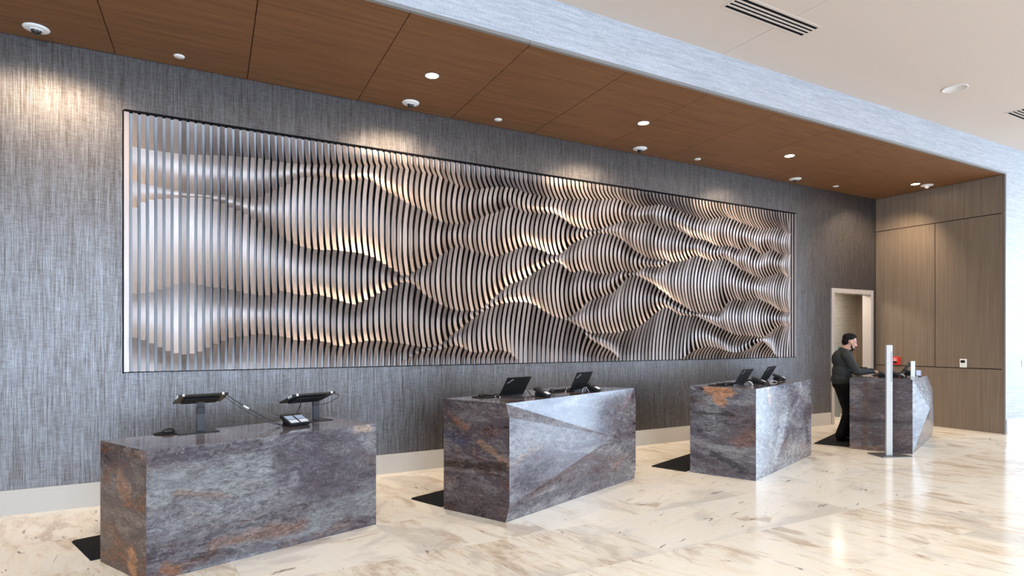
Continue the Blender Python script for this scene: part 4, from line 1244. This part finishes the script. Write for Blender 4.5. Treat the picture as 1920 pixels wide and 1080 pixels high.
# hands with five fingers each, curled over the mouse and keyboard
for sd in (1, -1):
    bm = B()
    w = WRI[sd]; d = V(0.93, 0.10 * sd, -0.18).normalized(); side = V(-0.1 * sd, 1, 0).normalized() * sd
    palm = w + d * 0.055
    capsule(bm, w - d * 0.02, w + d * 0.02, 0.026, 0.024)
    for k, off in enumerate((0.027, 0.009, -0.009, -0.027)):
        capsule(bm, w + d * 0.015 + side * off * -0.6, w + d * 0.085 + side * off * -1.0, 0.017, 0.0125)
    for k, (off, ln_) in enumerate(((0.028, 0.070), (0.0095, 0.080), (-0.0095, 0.074), (-0.027, 0.058))):
        r0 = w + d * 0.088 + side * (off * -1.05)
        k1 = r0 + (d + V(0, 0, 0.05)).normalized() * ln_ * 0.42
        k2 = k1 + (d + V(0, 0, -0.75)).normalized() * ln_ * 0.33
        k3 = k2 + (d + V(0, 0, -1.25)).normalized() * ln_ * 0.25
        capsule(bm, r0, k1, 0.0098, 0.0088, 10); capsule(bm, k1, k2, 0.0088, 0.008, 10); capsule(bm, k2, k3, 0.008, 0.0068, 10)
    t0 = w + d * 0.025 - side * -0.026 * 1.0
    t1 = t0 + (d * 0.8 + side * 0.55 + V(0, 0, -0.25)).normalized() * 0.040
    t2 = t1 + (d + side * 0.05 + V(0, 0, -0.4)).normalized() * 0.030
    capsule(bm, t0, t1, 0.0125, 0.0105, 10); capsule(bm, t1, t2, 0.0105, 0.0085, 10)
    fuse('hand', bm, M_SKIN, man, 0.0035, 2)
# jacket
bm = B()
ell(bm, (-0.015, 0, 1.28), (0.135, 0.200, 0.20)); ell(bm, (-0.03, 0, 1.10), (0.135, 0.180, 0.20)); ell(bm, (-0.045, 0, 0.98), (0.138, 0.182, 0.12))
ell(bm, (-0.035, 0, 0.925), (0.128, 0.176, 0.07))
ell(bm, (-0.065, 0, 1.30), (0.105, 0.165, 0.15)); ell(bm, (0.035, 0, 1.10), (0.09, 0.13, 0.13))
for sd in (1, -1):
    capsule(bm, V(-0.02, 0.03 * sd, 1.405), SHO[sd] + V(0, 0, 0.0), 0.066, 0.074)
    capsule(bm, SHO[sd], SHO[sd].lerp(ELB[sd], 0.5), 0.076, 0.066); capsule(bm, SHO[sd].lerp(ELB[sd], 0.5), ELB[sd], 0.066, 0.060)
    capsule(bm, ELB[sd], ELB[sd].lerp(WRI[sd], 0.5), 0.060, 0.052); capsule(bm, ELB[sd].lerp(WRI[sd], 0.5), WRI[sd] - (WRI[sd] - ELB[sd]).normalized() * 0.02, 0.052, 0.040)
    for tt in (0.2, 0.42, 0.62, 0.82):      # sleeve folds
        c = ELB[sd].lerp(WRI[sd], tt); dd = (WRI[sd] - ELB[sd]).normalized()
        capsule(bm, c + V(0, 0.03, 0.028), c + V(0.01, -0.03, 0.030) + dd * 0.02, 0.022, 0.020)
    for tt in (0.35, 0.7):
        c = SHO[sd].lerp(ELB[sd], tt); capsule(bm, c + V(-0.05, 0.0, 0.03), c + V(0.04, 0, -0.02), 0.025, 0.024)
for k in range(4): capsule(bm, V(-0.15, -0.10 + 0.03 * k, 0.99 + 0.05 * k), V(0.06, -0.165, 0.96 + 0.045 * k), 0.018, 0.016)
jk = fuse('jacket', bm, M_JACKET, man, 0.008, 5)
bm = B(); lathe(bm, [(0.074, 0.0), (0.084, 0.004), (0.078, 0.045), (0.070, 0.052), (0.068, 0.040), (0.070, 0.0)], 24, M=Matrix.Translation((0.004, 0, 1.425)) @ Matrix.Rotation(math.radians(22), 4, 'Y'))
obj('collar', bm, M_JACKET, man)
bm = B(); capsule(bm, (0.088, -0.01, 1.41), (0.128, -0.01, 1.27), 0.030, 0.028); capsule(bm, (0.128, -0.01, 1.27), (0.128, -0.01, 1.10), 0.028, 0.026)
fuse('shirt_front', bm, M_SHIRT, man, 0.008, 3)
bm = B(); rbox(bm, 0.150, 0.03, 1.31, 0.012, 0.03, 0.05, bev=0.003)
obj('badge', bm, M_LANYARD, man)
bm = B()
for sd in (1, -1): capsule(bm, WRI[sd] - (WRI[sd] - ELB[sd]).normalized() * 0.03, WRI[sd] - (WRI[sd] - ELB[sd]).normalized() * 0.008, 0.0415, 0.040)
c_ = fuse('cuffs', bm, mat('dark_green_cuff', (0.018, 0.028, 0.022), 0.8), man, 0.007, 2)
# trousers
bm = B()
ell(bm, (-0.035, 0, 0.90), (0.128, 0.170, 0.11))
for sd in (1, -1):
    capsule(bm, HIP[sd] + V(0, 0, -0.02), KNEE[sd], 0.100, 0.074)
    capsule(bm, KNEE[sd], KNEE[sd].lerp(ANK[sd], 0.55), 0.074, 0.072); capsule(bm, KNEE[sd].lerp(ANK[sd], 0.55), ANK[sd] + V(0, 0, 0.01), 0.072, 0.082)
fuse('trousers', bm, M_TROUS, man, 0.009, 5)
for sd in (1, -1):
    a = ANK[sd]; bm = B()
    capsule(bm, V(a.x - 0.035, a.y, 0.040), V(a.x + 0.06, a.y, 0.042), 0.038, 0.040)
    capsule(bm, V(a.x + 0.06, a.y, 0.036), V(a.x + 0.165, a.y - 0.01 * sd, 0.032), 0.040, 0.030)
    for v in bm.verts: v.co.z = max(v.co.z, 0.0)
    sh = fuse('shoe', bm, M_SHOE, man, 0.006, 2)
    for v in sh.data.vertices: v.co.z = max(v.co.z, 0.001)
# hair, beard, eyes, brows
bm = B()
ell(bm, hp(-0.030, 0, 0.058), (0.098, 0.083, 0.076), HR); ell(bm, hp(-0.064, 0, 0.002), (0.055, 0.074, 0.078), HR)
ell(bm, hp(0.022, 0, 0.100), (0.055, 0.062, 0.032), HR); ell(bm, hp(-0.01, 0, 0.112), (0.075, 0.062, 0.030), HR)
fuse('hair', bm, M_HAIR, man, 0.006, 4)
bm = B()
for sd in (1, -1):
    capsule(bm, hp(0.016, 0.060 * sd, -0.045), hp(0.030, 0.052 * sd, -0.078), 0.008, 0.012); capsule(bm, hp(0.030, 0.050 * sd, -0.078), hp(0.070, 0.022 * sd, -0.104), 0.012, 0.018)
    capsule(bm, hp(0.094, 0.004 * sd, -0.049), hp(0.084, 0.028 * sd, -0.060), 0.0065, 0.0055)
capsule(bm, hp(0.062, 0.022, -0.116), hp(0.062, -0.022, -0.116), 0.019, 0.019); ell(bm, hp(0.084, 0, -0.098), (0.014, 0.022, 0.016), HR)
fuse('beard', bm, M_HAIR, man, 0.004, 2)
bm = B()
for sd in (1, -1): capsule(bm, hp(0.093, 0.012 * sd, 0.033), hp(0.082, 0.048 * sd, 0.036), 0.0055, 0.0045, 8)
obj('eyebrows', bm, M_HAIR, man)
for sd in (1, -1):
    bm = B(); ell(bm, hp(0.079, 0.030 * sd, 0.006), (0.011, 0.013, 0.008), HR)
    obj('eye', bm, mat('eye_white', (0.6, 0.56, 0.52), 0.3) if sd == 1 else bpy.data.materials['eye_white'], man)
HAND = man.matrix_basis @ (WRI[-1] + V(0.10, -0.01, 0))
mp_ = V(HAND.x, HAND.y, H2)
mouse("grey computer mouse under the man's right hand", mp_ + V(0, 0, 0.0062), FACE + 0.3, M_GREYST)
bm = B(); lathe(bm, [(0, 0.0005), (0.11, 0.0005), (0.11, 0.004), (0.107, 0.006), (0, 0.006)], 40, smooth=False)
tag(obj('mouse_pad', bm, M_RUBBER, loc=mp_), "black mouse pad under the man's right hand", 'mouse pad')
